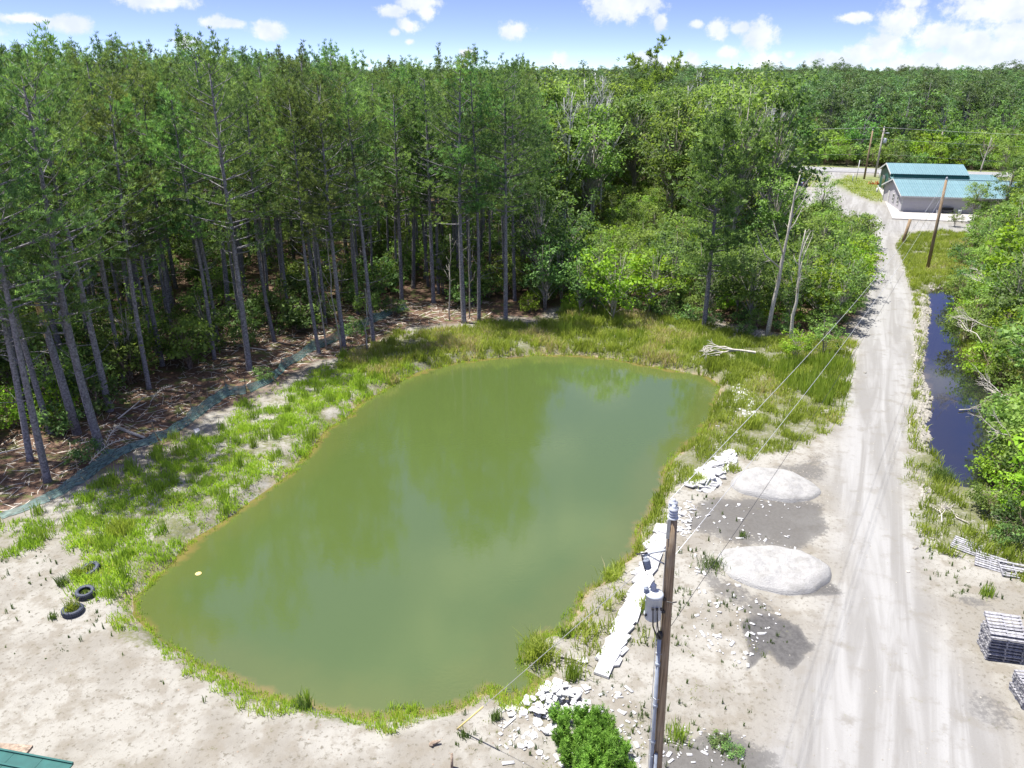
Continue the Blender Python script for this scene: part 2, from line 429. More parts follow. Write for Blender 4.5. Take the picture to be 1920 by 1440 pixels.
class MB:
    """collects shapes for one mesh"""
    def __init__(s): s.V = []; s.F = []; s.n = 0
    def add(s, verts, faces):
        s.V += [tuple(v) for v in verts]
        s.F += [tuple(i + s.n for i in f) for f in faces]
        s.n += len(verts)
    def box(s, c, d, rot=None, taper=1.0):
        x, y, z = d[0] / 2, d[1] / 2, d[2] / 2
        vs = [Vector((sx * x * (taper if sz > 0 else 1), sy * y * (taper if sz > 0 else 1), sz * z)) for sz in (-1, 1) for sx, sy in ((-1, -1), (1, -1), (1, 1), (-1, 1))]
        if rot is not None: vs = [rot @ v for v in vs]
        vs = [v + Vector(c) for v in vs]
        s.add(vs, [(3, 2, 1, 0), (4, 5, 6, 7), (0, 1, 5, 4), (1, 2, 6, 5), (2, 3, 7, 6), (3, 0, 4, 7)])
    def tube(s, pts, rads, n=8, cap=True):
        pts = [Vector(p) for p in pts]
        if not hasattr(rads, '__len__'): rads = [rads] * len(pts)
        vs = []; up = None
        for i, p in enumerate(pts):
            d = (pts[min(i + 1, len(pts) - 1)] - pts[max(i - 1, 0)])
            d = d.normalized() if d.length > 1e-9 else Vector((0, 0, 1))
            if up is None: up = Vector((1, 0, 0)) if abs(d.x) < 0.8 else Vector((0, 1, 0))
            a = d.cross(up).normalized(); b = d.cross(a).normalized(); up = b.cross(d) * 1.0 if False else up
            for k in range(n):
                t = 2 * math.pi * k / n
                vs.append(p + a * math.cos(t) * rads[i] + b * math.sin(t) * rads[i])
        fs = []
        for i in range(len(pts) - 1):
            for k in range(n):
                k2 = (k + 1) % n
                fs.append((i * n + k, i * n + k2, (i + 1) * n + k2, (i + 1) * n + k))
        if cap:
            fs.append(tuple(range(n))[::-1]); fs.append(tuple((len(pts) - 1) * n + k for k in range(n)))
        s.add(vs, fs)
    def lathe(s, prof, n=20, c=(0, 0, 0), rot=None, close=False):
        vs = []; c = Vector(c)
        for r, z in prof:
            for k in range(n):
                t = 2 * math.pi * k / n
                v = Vector((r * math.cos(t), r * math.sin(t), z))
                if rot is not None: v = rot @ v
                vs.append(v + c)
        fs = []; m = len(prof)
        for i in range(m if close else m - 1):
            j = (i + 1) % m
            for k in range(n):
                k2 = (k + 1) % n
                fs.append((i * n + k, i * n + k2, j * n + k2, j * n + k))
        if not close:
            fs.append(tuple(range(n))[::-1]); fs.append(tuple((m - 1) * n + k for k in range(n)))
        s.add(vs, fs)
    def mesh(s, name, mat, smooth=False):
        me = bpy.data.meshes.new(name)
        me.from_pydata(s.V, [], s.F)
        if smooth:
            me.polygons.foreach_set('use_smooth', [True] * len(me.polygons))
        for m in (mat if isinstance(mat, (list, tuple)) else [mat]): me.materials.append(m)
        me.update()
        return me
    def build(s, name, mat, parent=None, smooth=False, **kw):
        return link(name, s.mesh(name, mat, smooth), parent, **kw)

def bevel(o, w=0.01, seg=1):
    md = o.modifiers.new('bevel', 'BEVEL'); md.width = w; md.segments = seg; md.limit_method = 'ANGLE'
    return o


# ------------------------------------------------------------------ noise and polygons in numpy
def _hash(ix, iy, seed):
    h = (ix * 374761393 + iy * 668265263 + seed * 1442695041) & 0xFFFFFFFF
    h = ((h ^ (h >> 13)) * 1274126177) & 0xFFFFFFFF
    return ((h ^ (h >> 16)) & 0xFFFF) / 65535.0

def vnoise(x, y, seed=0):
    xi, yi = np.floor(x).astype(np.int64), np.floor(y).astype(np.int64)
    fx, fy = x - xi, y - yi
    fx = fx * fx * (3 - 2 * fx); fy = fy * fy * (3 - 2 * fy)
    a, b = _hash(xi, yi, seed), _hash(xi + 1, yi, seed)
    c, d = _hash(xi, yi + 1, seed), _hash(xi + 1, yi + 1, seed)
    return (a * (1 - fx) + b * fx) * (1 - fy) + (c * (1 - fx) + d * fx) * fy

def fbm(x, y, scale=1.0, octv=4, seed=0):
    s = 0; amp = 1; tot = 0
    x = np.asarray(x, float) * scale; y = np.asarray(y, float) * scale
    for i in range(octv):
        s = s + amp * vnoise(x, y, seed + i * 17); tot += amp
        amp *= 0.5; x = x * 2.03 + 11.3; y = y * 2.03 + 5.7
    return s / tot - 0.5

def sstep(x, a, b):
    t = np.clip((x - a) / (b - a), 0, 1); return t * t * (3 - 2 * t)

def sdist(x, y, P):
    """signed distance to polygon, negative inside"""
    x = np.asarray(x, float); y = np.asarray(y, float)
    best = np.full(x.shape, 1e9); inside = np.zeros(x.shape, bool)
    n = len(P)
    for i in range(n):
        ax, ay = P[i]; bx, by = P[(i + 1) % n]
        ex, ey = bx - ax, by - ay
        L = ex * ex + ey * ey + 1e-12
        t = np.clip(((x - ax) * ex + (y - ay) * ey) / L, 0, 1)
        dx, dy = x - (ax + t * ex), y - (ay + t * ey)
        best = np.minimum(best, dx * dx + dy * dy)
        if abs(ey) > 1e-12:
            cond = ((ay > y) != (by > y)) & (x < ex * (y - ay) / ey + ax)
            inside ^= cond
    d = np.sqrt(best)
    return np.where(inside, -d, d)

def W(pts, z=0.0):
    return [G(u, v, z) for u, v in pts]

ZW = -0.45          # pond surface
ZD = -0.35          # ditch surface
POND = W([(258, 1120), (275, 1160), (300, 1190), (345, 1218), (390, 1240), (440, 1265), (490, 1290), (545, 1303), (600, 1320), (700, 1336), (800, 1330), (860, 1315),
          (900, 1287), (925, 1290), (960, 1302), (990, 1288), (1003, 1276), (985, 1262), (975, 1245), (980, 1210), (1000, 1185), (1050, 1172), (1075, 1135), (1090, 1110),
          (1125, 1088), (1150, 1055), (1178, 1030), (1190, 990), (1215, 955), (1232, 920), (1240, 885), (1265, 850), (1300, 820), (1320, 790),
          (1340, 750), (1343, 725), (1320, 708), (1260, 696), (1200, 687), (1150, 676), (1080, 669), (1000, 668), (940, 673), (860, 682), (800, 697),
          (750, 716), (700, 745), (660, 780), (620, 810), (590, 848), (560, 878), (520, 908), (480, 945), (430, 980), (380, 1012), (340, 1050), (298, 1085)], ZW)
DITCH = W([(1742, 548), (1765, 540), (1785, 548), (1800, 600), (1800, 660), (1830, 700), (1870, 720), (1890, 800), (1860, 850), (1880, 900), (1850, 925), (1800, 915),
           (1775, 890), (1762, 860), (1745, 840), (1742, 800), (1750, 770), (1745, 735), (1738, 700), (1738, 640), (1745, 600)], ZD)
ROAD = W([(1380, 1900), (1430, 1440), (1475, 1300), (1540, 1180), (1570, 1080), (1572, 1000), (1560, 920), (1560, 860), (1580, 780), (1600, 690), (1612, 600), (1628, 520), (1640, 480), (1642, 438),
          (1688, 438), (1678, 462), (1694, 500), (1708, 545), (1716, 620), (1714, 700), (1702, 800), (1698, 900), (1712, 1000), (1745, 1130), (1800, 1250), (1870, 1370), (1930, 1500), (2100, 1900)])
LOT = W([(1642, 440), (1612, 425), (1580, 405), (1540, 398), (1440, 385), (1400, 362), (1440, 352), (1500, 356), (1545, 352), (1556, 341), (1575, 345), (1596, 362), (1632, 378), (1662, 380), (1680, 410),
         (1830, 424), (1826, 436), (1750, 430), (1712, 432), (1688, 440)])
DRIVE = W([(1508, 316), (1612, 318), (1590, 328), (1566, 340), (1560, 346), (1545, 352), (1535, 345), (1542, 332)])
GRASS_A = W([(-120, 1000), (0, 985), (120, 955), (220, 905), (330, 845), (430, 790), (520, 745), (600, 700), (660, 672), (720, 690), (800, 695), (700, 750), (620, 815), (590, 850),
             (520, 910), (430, 985), (345, 1050), (290, 1090), (220, 1130), (165, 1090), (190, 1050), (150, 1000), (0, 1030), (-120, 1040)])
GRASS_B = W([(640, 690), (700, 655), (760, 625), (900, 612), (1000, 605), (1060, 585), (1200, 590), (1330, 610), (1420, 640), (1400, 700), (1340, 712), (1260, 695), (1150, 675), (1000, 665), (860, 680), (750, 716)])
GRASS_C = W([(1340, 640), (1480, 640), (1600, 650), (1590, 720), (1570, 790), (1500, 835), (1400, 850), (1380, 880), (1290, 890), (1250, 940), (1215, 1000), (1170, 1040), (1190, 985), (1240, 880), (1335, 760), (1340, 712)])
GRASS_D = W([(1682, 452), (1740, 436), (1830, 440), (1990, 480), (2100, 700), (2100, 1100), (1930, 1090), (1850, 1060), (1780, 1030), (1722, 975), (1706, 900), (1706, 800), (1716, 700), (1720, 620), (1712, 545), (1695, 495)])
GRASS_E = W([(1050, 1180), (1090, 1110), (1130, 1090), (1170, 1030), (1220, 1040), (1215, 1120), (1200, 1200), (1150, 1180), (1100, 1260), (1000, 1230), (985, 1190)])
GRASS_F = W([(1010, 1330), (1090, 1310), (1190, 1360), (1200, 1460), (1060, 1450)])
FLOOR = W([(-900, 1020), (-200, 1010), (0, 975), (95, 930), (200, 880), (290, 835), (380, 778), (460, 745), (520, 715), (600, 676), (700, 655), (770, 615), (860, 606), (1000, 596), (1060, 575),
           (1200, 582), (1340, 602), (1480, 632), (1590, 640), (1612, 570), (1636, 480), (1600, 425), (1540, 400), (1440, 386), (1380, 360), (1440, 340), (1440, 322), (960, 310), (-2500, 310)])
WETS_SHADE = [W([(1395, 925), (1560, 940), (1560, 1000), (1490, 1030), (1370, 1010), (1290, 990), (1300, 945)]), W([(1390, 1170), (1440, 1155), (1500, 1175), (1530, 1215), (1480, 1250), (1440, 1225), (1400, 1260), (1385, 1320), (1400, 1240)]),
        W([(1500, 1085), (1560, 1085), (1580, 1112), (1500, 1118)]), W([(1215, 1380), (1300, 1400), (1390, 1375), (1440, 1420), (1440, 1500), (1200, 1500)]),
        W([(1440, 870), (1550, 845), (1555, 890), (1490, 905)]), W([(1310, 1030), (1350, 1090), (1440, 1120), (1460, 1160), (1400, 1150), (1330, 1100)]),
        W([(20, 1310), (90, 1300), (80, 1350), (10, 1345)]), W([(1760, 1100), (1850, 1120), (1880, 1150), (1800, 1140)]), W([(1830, 1300), (1900, 1330), (1890, 1370), (1840, 1340)])]  # first outline on this line is a shade spot, painted into the ground colour
FIELDS = [W([(1556, 341), (1600, 330), (1668, 328), (1668, 345), (1668, 372), (1640, 378), (1600, 362)]), W([(1400, 322), (1505, 322), (1540, 335), (1520, 350), (1440, 352), (1400, 345)]),
          W([(1770, 330), (2100, 345), (2100, 420), (1850, 420), (1830, 380)])]
TRUNKLINE = None

def gz(x, y):
    x = np.asarray(x, float); y = np.asarray(y, float)
    sp = sdist(x, y, POND) + fbm(x, y, 0.55, 3, 3) * 0.7
    sd = sdist(x, y, DITCH) + fbm(x, y, 0.6, 3, 9) * 0.8
    near = 1 - sstep(np.hypot(x, y), 110, 160)
    z = fbm(x, y, 0.35, 4, 21) * 0.16 * near + fbm(x, y, 0.06, 3, 5) * 0.35 * near
    ru = sdist(x, y, ROAD)
    z = z * (0.35 + 0.65 * sstep(ru, -1.0, 2.0))
    z = z * (1 - sstep(sp, 3, 0)) + 0
    # the pond's banks: a low cut, then the bed
    bank = -0.62 + 0.62 * sstep(sp, -0.15, 0.85 + 0.7 * (fbm(x, y, 0.25, 2, 40) + .5))
    bed = np.clip(sp, -6, 0) * 0.28
    z = np.where(sp < 3, z + bank + bed, z)
    z = np.where(sd < 2.5, z - 0.75 * sstep(sd, 0.9, -0.6) + np.clip(sd, -2, 0) * 0.2, z)
    return z

def gz1(x, y):
    return float(gz(np.array([x]), np.array([y]))[0])

def P3(u, v, dz=0.0):
    x, y = G(u, v)
    return Vector((x, y, gz1(x, y) + dz))

# ------------------------------------------------------------------ the ground, in one sheet out to the horizon
def axis(lo, hi, step, far_lo, far_hi, grow=1.09):
    a = list(np.arange(lo, hi + 1e-6, step))
    s = step; v = a[-1]
    while v < far_hi:
        s *= grow; v += s; a.append(v)
    s = step; v = a[0]; b = []
    while v > far_lo:
        s *= grow; v -= s; b.append(v)
    return np.array(b[::-1] + a)

gxs = axis(-30, 38, 0.26, -6000, 6000, 1.075)
gys = axis(15, 72, 0.26, -600, 9000, 1.06)
GX, GY = np.meshgrid(gxs, gys)
gx, gy = GX.ravel(), GY.ravel()
SP = sdist(gx, gy, POND)
SD = sdist(gx, gy, DITCH)
gzv = gz(gx, gy)
nz1 = fbm(gx, gy, 0.5, 4, 51); nz2 = fbm(gx, gy, 1.6, 3, 77)
def pm(P, soft=0.8, amp=2.0):
    return 1 - sstep(sdist(gx, gy, P) + nz1 * amp, -soft, soft)
m_grass = np.maximum.reduce([pm(GRASS_A, 1.2, 4.5) * (0.45 + 0.55 * sstep(nz2 + nz1 * .6, -0.16, 0.12)), pm(GRASS_B, .8), pm(GRASS_C, 1.0, 3), pm(GRASS_D, .7), 0.45 * pm(GRASS_E, 1.2, 3), .6 * pm(GRASS_F)])
front = (gy < 27 + 0.0 * gx) & (gx < 3)
edge = (1 - sstep(SP + nz1 * 2.4, 0.3, 1.2)) * front * .8
m_grass = np.maximum(m_grass, edge)
m_floor = pm(FLOOR, 0.9, 3.0)
m_floor = np.maximum(m_floor, sstep(gy, 183, 187) * (gx < 0))
m_field_far = sstep(gy, 176, 181) * (gx >= -5) * (1 - sstep(gy - (182.8 - .325 * (gx - 60)), 8, 13))
m_floor = np.maximum(m_floor, (gx >= -5) * sstep(gy - (182.8 - .325 * (gx - 60)), 8, 13))
m_floor = np.maximum(m_floor, sstep(SD * -1 + 12 + nz1 * 3, 10, 12) * (gx > 30.5 + (gy - 30) * 0.28) * (gy < 112) * (gy > 15) * 0.9)
m_floor = np.maximum(m_floor, sstep(np.abs(gx) - 60 - gy * 0.85, 0, 5))
m_wet_shade = np.maximum.reduce([pm(P, sf, am) * k for P, k, sf, am in zip(WETS_SHADE, (.72, 1.0, .9, .75, .6, .6, .5, .6, .5), (.6, .15, .25, .6, .6, .5, .5, .5, .5), (1.8, 1.0, 1.2, 2, 1.5, 1.6, 1.5, 1.5, 1.5))])
m_road = np.maximum.reduce([pm(ROAD, 1.1, 1.2) * 1.0, pm(LOT, 1.5, 2.5), pm(DRIVE, 1.0, 1)])
m_shore = (1 - sstep(SP, 0.05, 0.9 + nz1 * 1.2)) * sstep(nz2 + nz1, -0.2, 0.1) + (SP < 0)
m_shore = np.clip(m_shore + (1 - sstep(SD, -0.5, 0.1)) * 0.6, 0, 1)
m_field = np.maximum.reduce([pm(P, 1.0, 2.0) for P in FIELDS] + [m_field_far, sstep(gx, 80, 84) * (gy < 186) * (gy > 100)])
ca = np.stack([m_grass, m_floor, m_wet_shade, np.ones_like(gx)], 1)
cb = np.stack([m_road, m_shore, m_field, np.ones_like(gx)], 1)
ny, nx = GX.shape
idx = np.arange(ny * nx).reshape(ny, nx)
Q = np.stack([idx[:-1, :-1], idx[:-1, 1:], idx[1:, 1:], idx[1:, :-1]], -1).reshape(-1, 4)
cxq = gx[Q].mean(1); cyq = gy[Q].mean(1)
road_q = sdist(cxq, cyq, ROAD) < 0
lot_q = ((sdist(cxq, cyq, LOT) < 0) | (sdist(cxq, cyq, DRIVE) < 0)) & ~road_q
floor_q = (sdist(cxq, cyq, FLOOR) < 0) & ~road_q & ~lot_q
def ground_piece(name, sel):
    q = Q[sel]
    u, inv = np.unique(q, return_inverse=True)
    me = np_mesh(name, np.stack([gx[u], gy[u], gzv[u]], 1), [inv.reshape(-1, 4)], [M['ground']],
                 {'mask_a': ca[u], 'mask_b': cb[u]}, smooth=True)
    return tag(link(name, me), kind='structure')
ground_piece('ground', ~(road_q | lot_q | floor_q))
ground_piece('dirt_road', road_q)
ground_piece('gravel_lot', lot_q)
ground_piece('forest_floor', floor_q)

def water(name, P, z, mat, reach=1.6):
    A = np.array(P)
    x = np.arange(A[:, 0].min() - 2.5, A[:, 0].max() + 2.5, 0.35)
    y = np.arange(A[:, 1].min() - 2.5, A[:, 1].max() + 2.5, 0.35)
    X, Y = np.meshgrid(x, y); xx, yy = X.ravel(), Y.ravel()
    sp = sdist(xx, yy, P)
    n_y, n_x = X.shape
    I = np.arange(n_y * n_x).reshape(n_y, n_x)
    q = np.stack([I[:-1, :-1], I[:-1, 1:], I[1:, 1:], I[1:, :-1]], -1).reshape(-1, 4)
    q = q[(sp[q].min(1) < reach)]
    u, inv = np.unique(q, return_inverse=True)
    me = np_mesh(name, np.stack([xx[u], yy[u], np.full(len(u), z)], 1), [inv.reshape(-1, 4)], [M[mat]], {'depth': np.clip(-sp[u], -1, 8)}, smooth=True)
    return tag(link(name, me), kind='structure')
water('pond_water', POND, ZW, 'pond')
water('ditch_water', DITCH, ZD, 'ditch', 1.0)

# the highway across the back
ha, hb = Vector((*G(1455, 315), 0)), Vector((*G(1870, 328), 0))
hd = (hb - ha).normalized(); hn = Vector((-hd.y, hd.x, 0))
def strip(name, off0, off1, z, mat, length=(-200, 200), zl=0.0):
    mb = MB()
    p = [ha + hd * length[0] + hn * off0, ha + hd * length[1] + hn * off0, ha + hd * length[1] + hn * off1, ha + hd * length[0] + hn * off1]
    mb.add([(v.x, v.y, z) for v in p] + [(v.x, v.y, -0.3) for v in p], [(0, 1, 2, 3), (1, 0, 4, 5), (2, 1, 5, 6), (3, 2, 6, 7), (0, 3, 7, 4)])
    return mb.build(name, mat)
tag(strip('highway', -4.2, 4.2, 0.10, M['asphalt']), kind='structure')
ln = MB()
for off in (-3.7, 3.7, -0.12, 0.12):
    p = [ha + hd * -200 + hn * (off - .07), ha + hd * 200 + hn * (off - .07), ha + hd * 200 + hn * (off + .07), ha + hd * -200 + hn * (off + .07)]
    ln.add([(v.x, v.y, 0.108) for v in p], [(0, 1, 2, 3)])
tag(ln.build('road_markings', M['white']), kind='structure')

# ------------------------------------------------------------------ vegetation meshes (numpy)
def unit(a): return a / (np.linalg.norm(a, axis=1, keepdims=True) + 1e-9)

def needles(C, D, K, length, width, spread=0.8, rng=nr):
    """K thin needle bunches round each centre C, fanned about direction D"""
    n = len(C)
    c = np.repeat(C, K, 0); d = np.repeat(D, K, 0)
    r = rng.normal(size=(n * K, 3))
    dr = unit(d + unit(r) * spread)
    L = length * rng.uniform(0.6, 1.15, (n * K, 1))
    side = unit(np.cross(dr, rng.normal(size=(n * K, 3)))) * width * rng.uniform(.6, 1.2, (n * K, 1))
    off = unit(rng.normal(size=(n * K, 3))) * length * 0.15
    a = c + off; b = a + dr * L * 0.55
    V = np.stack([a, b + side, a + dr * L, b - side], 1).reshape(-1, 3)
    i = np.arange(n * K) * 4
    F = np.stack([i, i + 1, i + 2, i + 3], 1)
    return V, F

def leaves(C, N, size, rng=nr, flat=0.5):
    n = len(C)
    nn = unit(N + rng.normal(size=(n, 3)) * flat)
    t = unit(np.cross(nn, rng.normal(size=(n, 3)))); b = np.cross(nn, t)
    s = size * rng.uniform(0.55, 1.3, (n, 1))
    V = np.stack([C - t * s, C + b * s * 0.55 - nn * s * .12, C + t * s, C - b * s * 0.55 - nn * s * .12], 1).reshape(-1, 3)
    i = np.arange(n) * 4
    return V, np.stack([i, i + 1, i + 2, i + 3], 1)

def pine(seed, H, base=0.45, spread=2.6, r0=0.20, K=14, nl=0.33, nw=0.024, per=9, step=0.5, lean=0.35, dead=14, sides=8, bare=True):
    """returns trunk mesh builder and crown arrays for one pine standing at the origin"""
    g = np.random.default_rng(seed); tr = MB()
    n = 12; ph = g.uniform(0, 6.28); lx, ly = lean * math.cos(ph), lean * math.sin(ph)
    bend = g.uniform(-0.25, 0.25, 2)
    def ax(z):
        t = z / H
        return np.array([lx * t + bend[0] * math.sin(t * 5), ly * t + bend[1] * math.sin(t * 4), z])
    def rad(z): return r0 * (1 - 0.86 * (z / H) ** 1.1) + 0.012
    zs = [H * i / n for i in range(n + 1)]
    tr.tube([ax(-0.3)] + [ax(max(z, 0.35 if i == 0 else z)) for i, z in enumerate(zs)], [r0 * 1.45] + [rad(z) for z in zs], sides)
    Cs, Ds, Ti = [], [], []
    z = H * base; k = 0
    while z < H - 0.2:
        t = (z - H * base) / (H * (1 - base))
        prof = (1 - max(0, t - .12) ** 2.4 * .72) * (.72 + .28 * min(1, t / .25))
        nb = g.integers(2, 5)
        for j in range(nb):
            if g.random() < 0.22: continue
            tb = np.clip(g.normal(.42, .24), .02, .95)
            ang = g.uniform(0, 6.28); L = spread * prof * g.uniform(0.45, 1.2)
            up = 0.20 + 0.85 * t + g.uniform(-.1, .2)
            d = np.array([math.cos(ang), math.sin(ang), 0.0])
            p0 = ax(z); p1 = p0 + d * L * 0.5 + np.array([0, 0, up * L * 0.28]); p2 = p0 + d * L + np.array([0, 0, up * L * 0.75])
            tr.tube([p0, p1, p2], [rad(z) * 0.32 + .012, rad(z) * 0.2 + .01, 0.01], 4, cap=False)
            m = max(4, int(per * 1.35 * (0.4 + L / spread)))
            s = g.uniform(0.45, 1.08, m)[:, None]
            sc = 0.13 + 0.125 * L
            pts = p0 + (p1 - p0) * np.minimum(s * 2, 1) + (p2 - p1) * np.maximum(s * 2 - 1, 0) + g.normal(size=(m, 3)) * np.array([sc, sc, sc * .45])
            pts[:, 2] += 0.12
            Cs.append(pts); Ds.append(unit((pts - p0) * 0.5 + np.array([0, 0, 0.9]) + g.normal(size=(m, 3)) * .25))
            Ti.append(np.clip(g.normal(tb, 0.12, m), 0, 1))
            if t > .55:            # upright candles at the branch tips
                q = p2 + g.normal(size=(5, 3)) * .06; q[:, 2] += np.linspace(0, .75, 5)
                Cs.append(q); Ds.append(unit(np.tile([0, 0, 1.0], (5, 1)) + g.normal(size=(5, 3)) * .1)); Ti.append(np.full(5, tb))
        z += step * g.uniform(0.7, 1.3)
    top = ax(H)[None] + g.normal(size=(10, 3)) * np.array([.16, .16, .32])
    Cs.append(top); Ds.append(unit(np.tile([0, 0, 1.0], (10, 1)) + g.normal(size=(10, 3)) * .2)); Ti.append(np.full(10, .5))
    for j in range(dead):                       # dead stubs and bare lower limbs
        zz = H * g.uniform(0.18, base + 0.1); ang = g.uniform(0, 6.28); L = g.uniform(0.3, 1.9)
        d = np.array([math.cos(ang), math.sin(ang), g.uniform(-.1, .5)])
        p0 = ax(zz); p1 = p0 + d * L * .5; p2 = p0 + d * L + np.array([0, 0, L * g.uniform(-.1, .35)])
        tr.tube([p0, p1, p2], [0.028, 0.018, 0.006], 4, cap=False)
    C, D, T = np.concatenate(Cs), np.concatenate(Ds), np.concatenate(Ti)
    V, F = needles(C, D, K, nl, nw, 0.85, g)
    return tr, V, F, np.repeat(T, K * 4)

def broad(seed, H, R=2.4, base=0.25, clumps=60, per=55, size=0.13, cr=0.6, r0=0.11, multi=1, squash=1.0, lumpy=0.25, sides=6):
    g = np.random.default_rng(seed); tr = MB(); Cs, Ns, Ts = [], [], []
    stems = []
    for s in range(multi):
        a = g.uniform(0, 6.28); rr = (0.12 * R if multi > 1 else 0)
        q0 = np.array([math.cos(a) * rr * .4, math.sin(a) * rr * .4, -0.25]); q1 = np.array([math.cos(a) * rr * 3, math.sin(a) * rr * 3, H * 0.9])
        mid = (q0 + q1) / 2 + g.normal(size=3) * np.array([.12, .12, 0]) * R * .4
        tr.tube([q0, (q0 + mid) / 2 + g.normal(size=3) * .05, mid, q1], [r0, r0 * .8, r0 * .55, r0 * .12], sides)
        stems.append((q0, mid, q1))
    zc, hz_ = H * (base + (1 - base) / 2), H * (1 - base) / 2
    lobes = unit(g.normal(size=(7, 3)))
    for k in range(clumps):
        d = unit(g.normal(size=(1, 3)))[0]
        if d[2] < -0.6: d[2] *= .4
        f = 1 + lumpy * np.max(lobes @ d) - lumpy * .7 + g.normal() * .10
        rr = g.uniform(0.42, 1.0) ** 0.6 * f
        c = np.array([d[0] * R * rr, d[1] * R * rr, zc + d[2] * hz_ * rr * squash])
        c[2] = max(c[2], 0.3)
        q0, mid, q1 = stems[g.integers(len(stems))]
        tz = np.clip((c[2] - H * .12) / H * .8, 0.12, 0.85)
        st = q0 + (q1 - q0) * tz
        m = (st + c) / 2 + np.array([0, 0, .1 * R]) * g.uniform(-.3, 1)
        tr.tube([st, m, c], [r0 * .28 + .006, r0 * .16 + .004, 0.006], 4, cap=False)
        n = int(per * g.uniform(.6, 1.3)); s = cr * g.uniform(.65, 1.25)
        pts = c + g.normal(size=(n, 3)) * np.array([s, s, s * .55]) * .62
        Cs.append(pts); Ns.append(unit((pts - c) * 0.6 + np.array([0, 0, 0.7 * s])))
        Ts.append(np.clip(g.normal(0.45 + g.uniform(-.4, .4), .12, n), 0, 1))
    C, N, T = np.concatenate(Cs), np.concatenate(Ns), np.concatenate(Ts)
    C[:, 2] = np.maximum(C[:, 2], 0.05)
    V, F = leaves(C, N, size, g, 0.55)
    return tr, V, F, np.repeat(T, 4)

def deadtree(seed, H, r0=0.14, limbs=7, lean=(0, 0), start=0.35, reach=0.35, sub=5, forks=True):
    g = np.random.default_rng(seed); tr = MB()
    pts = [np.array([0, 0, -0.3])]
    for i in range(1, 9):
        t = i / 8
        pts.append(np.array([lean[0] * t + g.normal() * .05, lean[1] * t + g.normal() * .05, H * t]))
    tr.tube(pts, [r0 * (1 - .85 * i / 8) + .01 for i in range(9)], 7)
    for k in range(limbs):
        t = start + (1 - start) * k / limbs * g.uniform(.9, 1.08); t = min(t, .96)
        f = t * 8; i = min(int(f), 7)
        p0 = pts[i] + (pts[i + 1] - pts[i]) * (f - i)
        a = g.uniform(0, 6.28); L = H * reach * (1.15 - t) * g.uniform(.5, 1.3)
        d = np.array([math.cos(a) * .6, math.sin(a) * .6, g.uniform(.5, 1.1)])
        p1 = p0 + d * L * .5 + g.normal(size=3) * .05 * L; p2 = p0 + d * L + np.array([0, 0, L * .25])
        rr = r0 * (1 - .8 * t) * .55
        tr.tube([p0, p1, p2], [rr + .008, rr * .6 + .006, .007], 5)
        for j in range(sub):
            s = g.uniform(.3, 1); q0 = p0 + (p1 - p0) * min(1, 2 * s) + (p2 - p1) * max(0, 2 * s - 1)
            q1 = q0 + unit((d + g.normal(size=3) * .6)[None])[0] * L * g.uniform(.15, .4)
            tr.tube([q0, (q0 + q1) / 2 + g.normal(size=3) * .03, q1], [rr * .35 + .005, .008, .004], 4, cap=False)
    return tr

def brush(seed, L=3.0, n=9, r=0.05, flat=0.3):
    """a fallen leafless branch lying along +X"""
    g = np.random.default_rng(seed); mb = MB()
    def go(p, d, ln, rr, lev):
        m = p + d * ln * .5 + g.normal(size=3) * ln * .05; e = p + d * ln + g.normal(size=3) * ln * .07
        e[2] = max(e[2], .03); m[2] = max(m[2], .03)
        mb.tube([p, m, e], [rr, rr * .75, rr * .45], 5 if lev == 0 else 4, cap=lev == 0)
        if lev >= 3 or rr < .006: return
        for k in range(3 if lev else 4):
            s = g.uniform(.45, 1.0); q = p + (e - p) * s
            dd = unit((d + g.normal(size=3) * np.array([.25, .55, flat]))[None])[0]
            go(q, dd, ln * g.uniform(.5, .75), rr * .55, lev + 1)
    go(np.array([0, 0, r]), np.array([1.0, 0, .08]), L * .45, r, 0)
    return mb

def pack(kind, gen, leafmat_, barkmat, name_l='crown'):
    """(trunk mesh, crown mesh, joined mesh) of one tree form"""
    tr, V, F, T = gen
    tm = tr.mesh(kind + '_trunk', barkmat, True)
    cm = np_mesh(kind + '_crown', V, [F], [leafmat_], {'tint': T})
    nt = len(tr.V)
    quads = np.array([f for f in tr.F if len(f) == 4]); rest = [np.array([f]) for f in tr.F if len(f) != 4]
    jm = np_mesh(kind + '_joined', np.concatenate([np.array([tuple(v) for v in tr.V]), V]), [quads] + [F + nt], [barkmat, leafmat_],
                 {'tint': np.concatenate([np.zeros(nt), T])}, midx=[0] * len(quads) + [1] * len(F))
    return tm, cm, jm

PINES = [pack('pine', pine(100 + i, H=h, base=b, spread=s, r0=r, per=p_, lean=l), M['needle'], M['bark'])
         for i, (h, b, s, r, p_, l) in enumerate([(20.6, .44, 3.0, .19, 11, .4), (19.8, .47, 2.7, .16, 11, .8), (21.2, .41, 3.2, .22, 10, .2), (19.0, .48, 2.5, .14, 11, 1.0), (20.2, .38, 3.3, .20, 10, .5), (19.4, .50, 2.6, .15, 12, .4)])]
PINE_BIG = pack('big_pine', pine(150, 20.2, base=.36, spread=4.2, r0=.25, per=13, dead=18, step=.6), M['needle_light'], M['bark'])
PINE_OPEN = pack('open_pine', pine(151, 22.5, base=.42, spread=5.6, r0=.33, per=16, dead=12, step=.95, K=13, nl=.75, nw=.075), M['leaf'], M['bark'])
PINE_YOUNG = pack('young_pine', pine(152, 15.5, base=.28, spread=3.3, r0=.2, per=13, dead=6, step=.45, K=15, nl=.42, nw=.04), M['needle_light'], M['bark'])
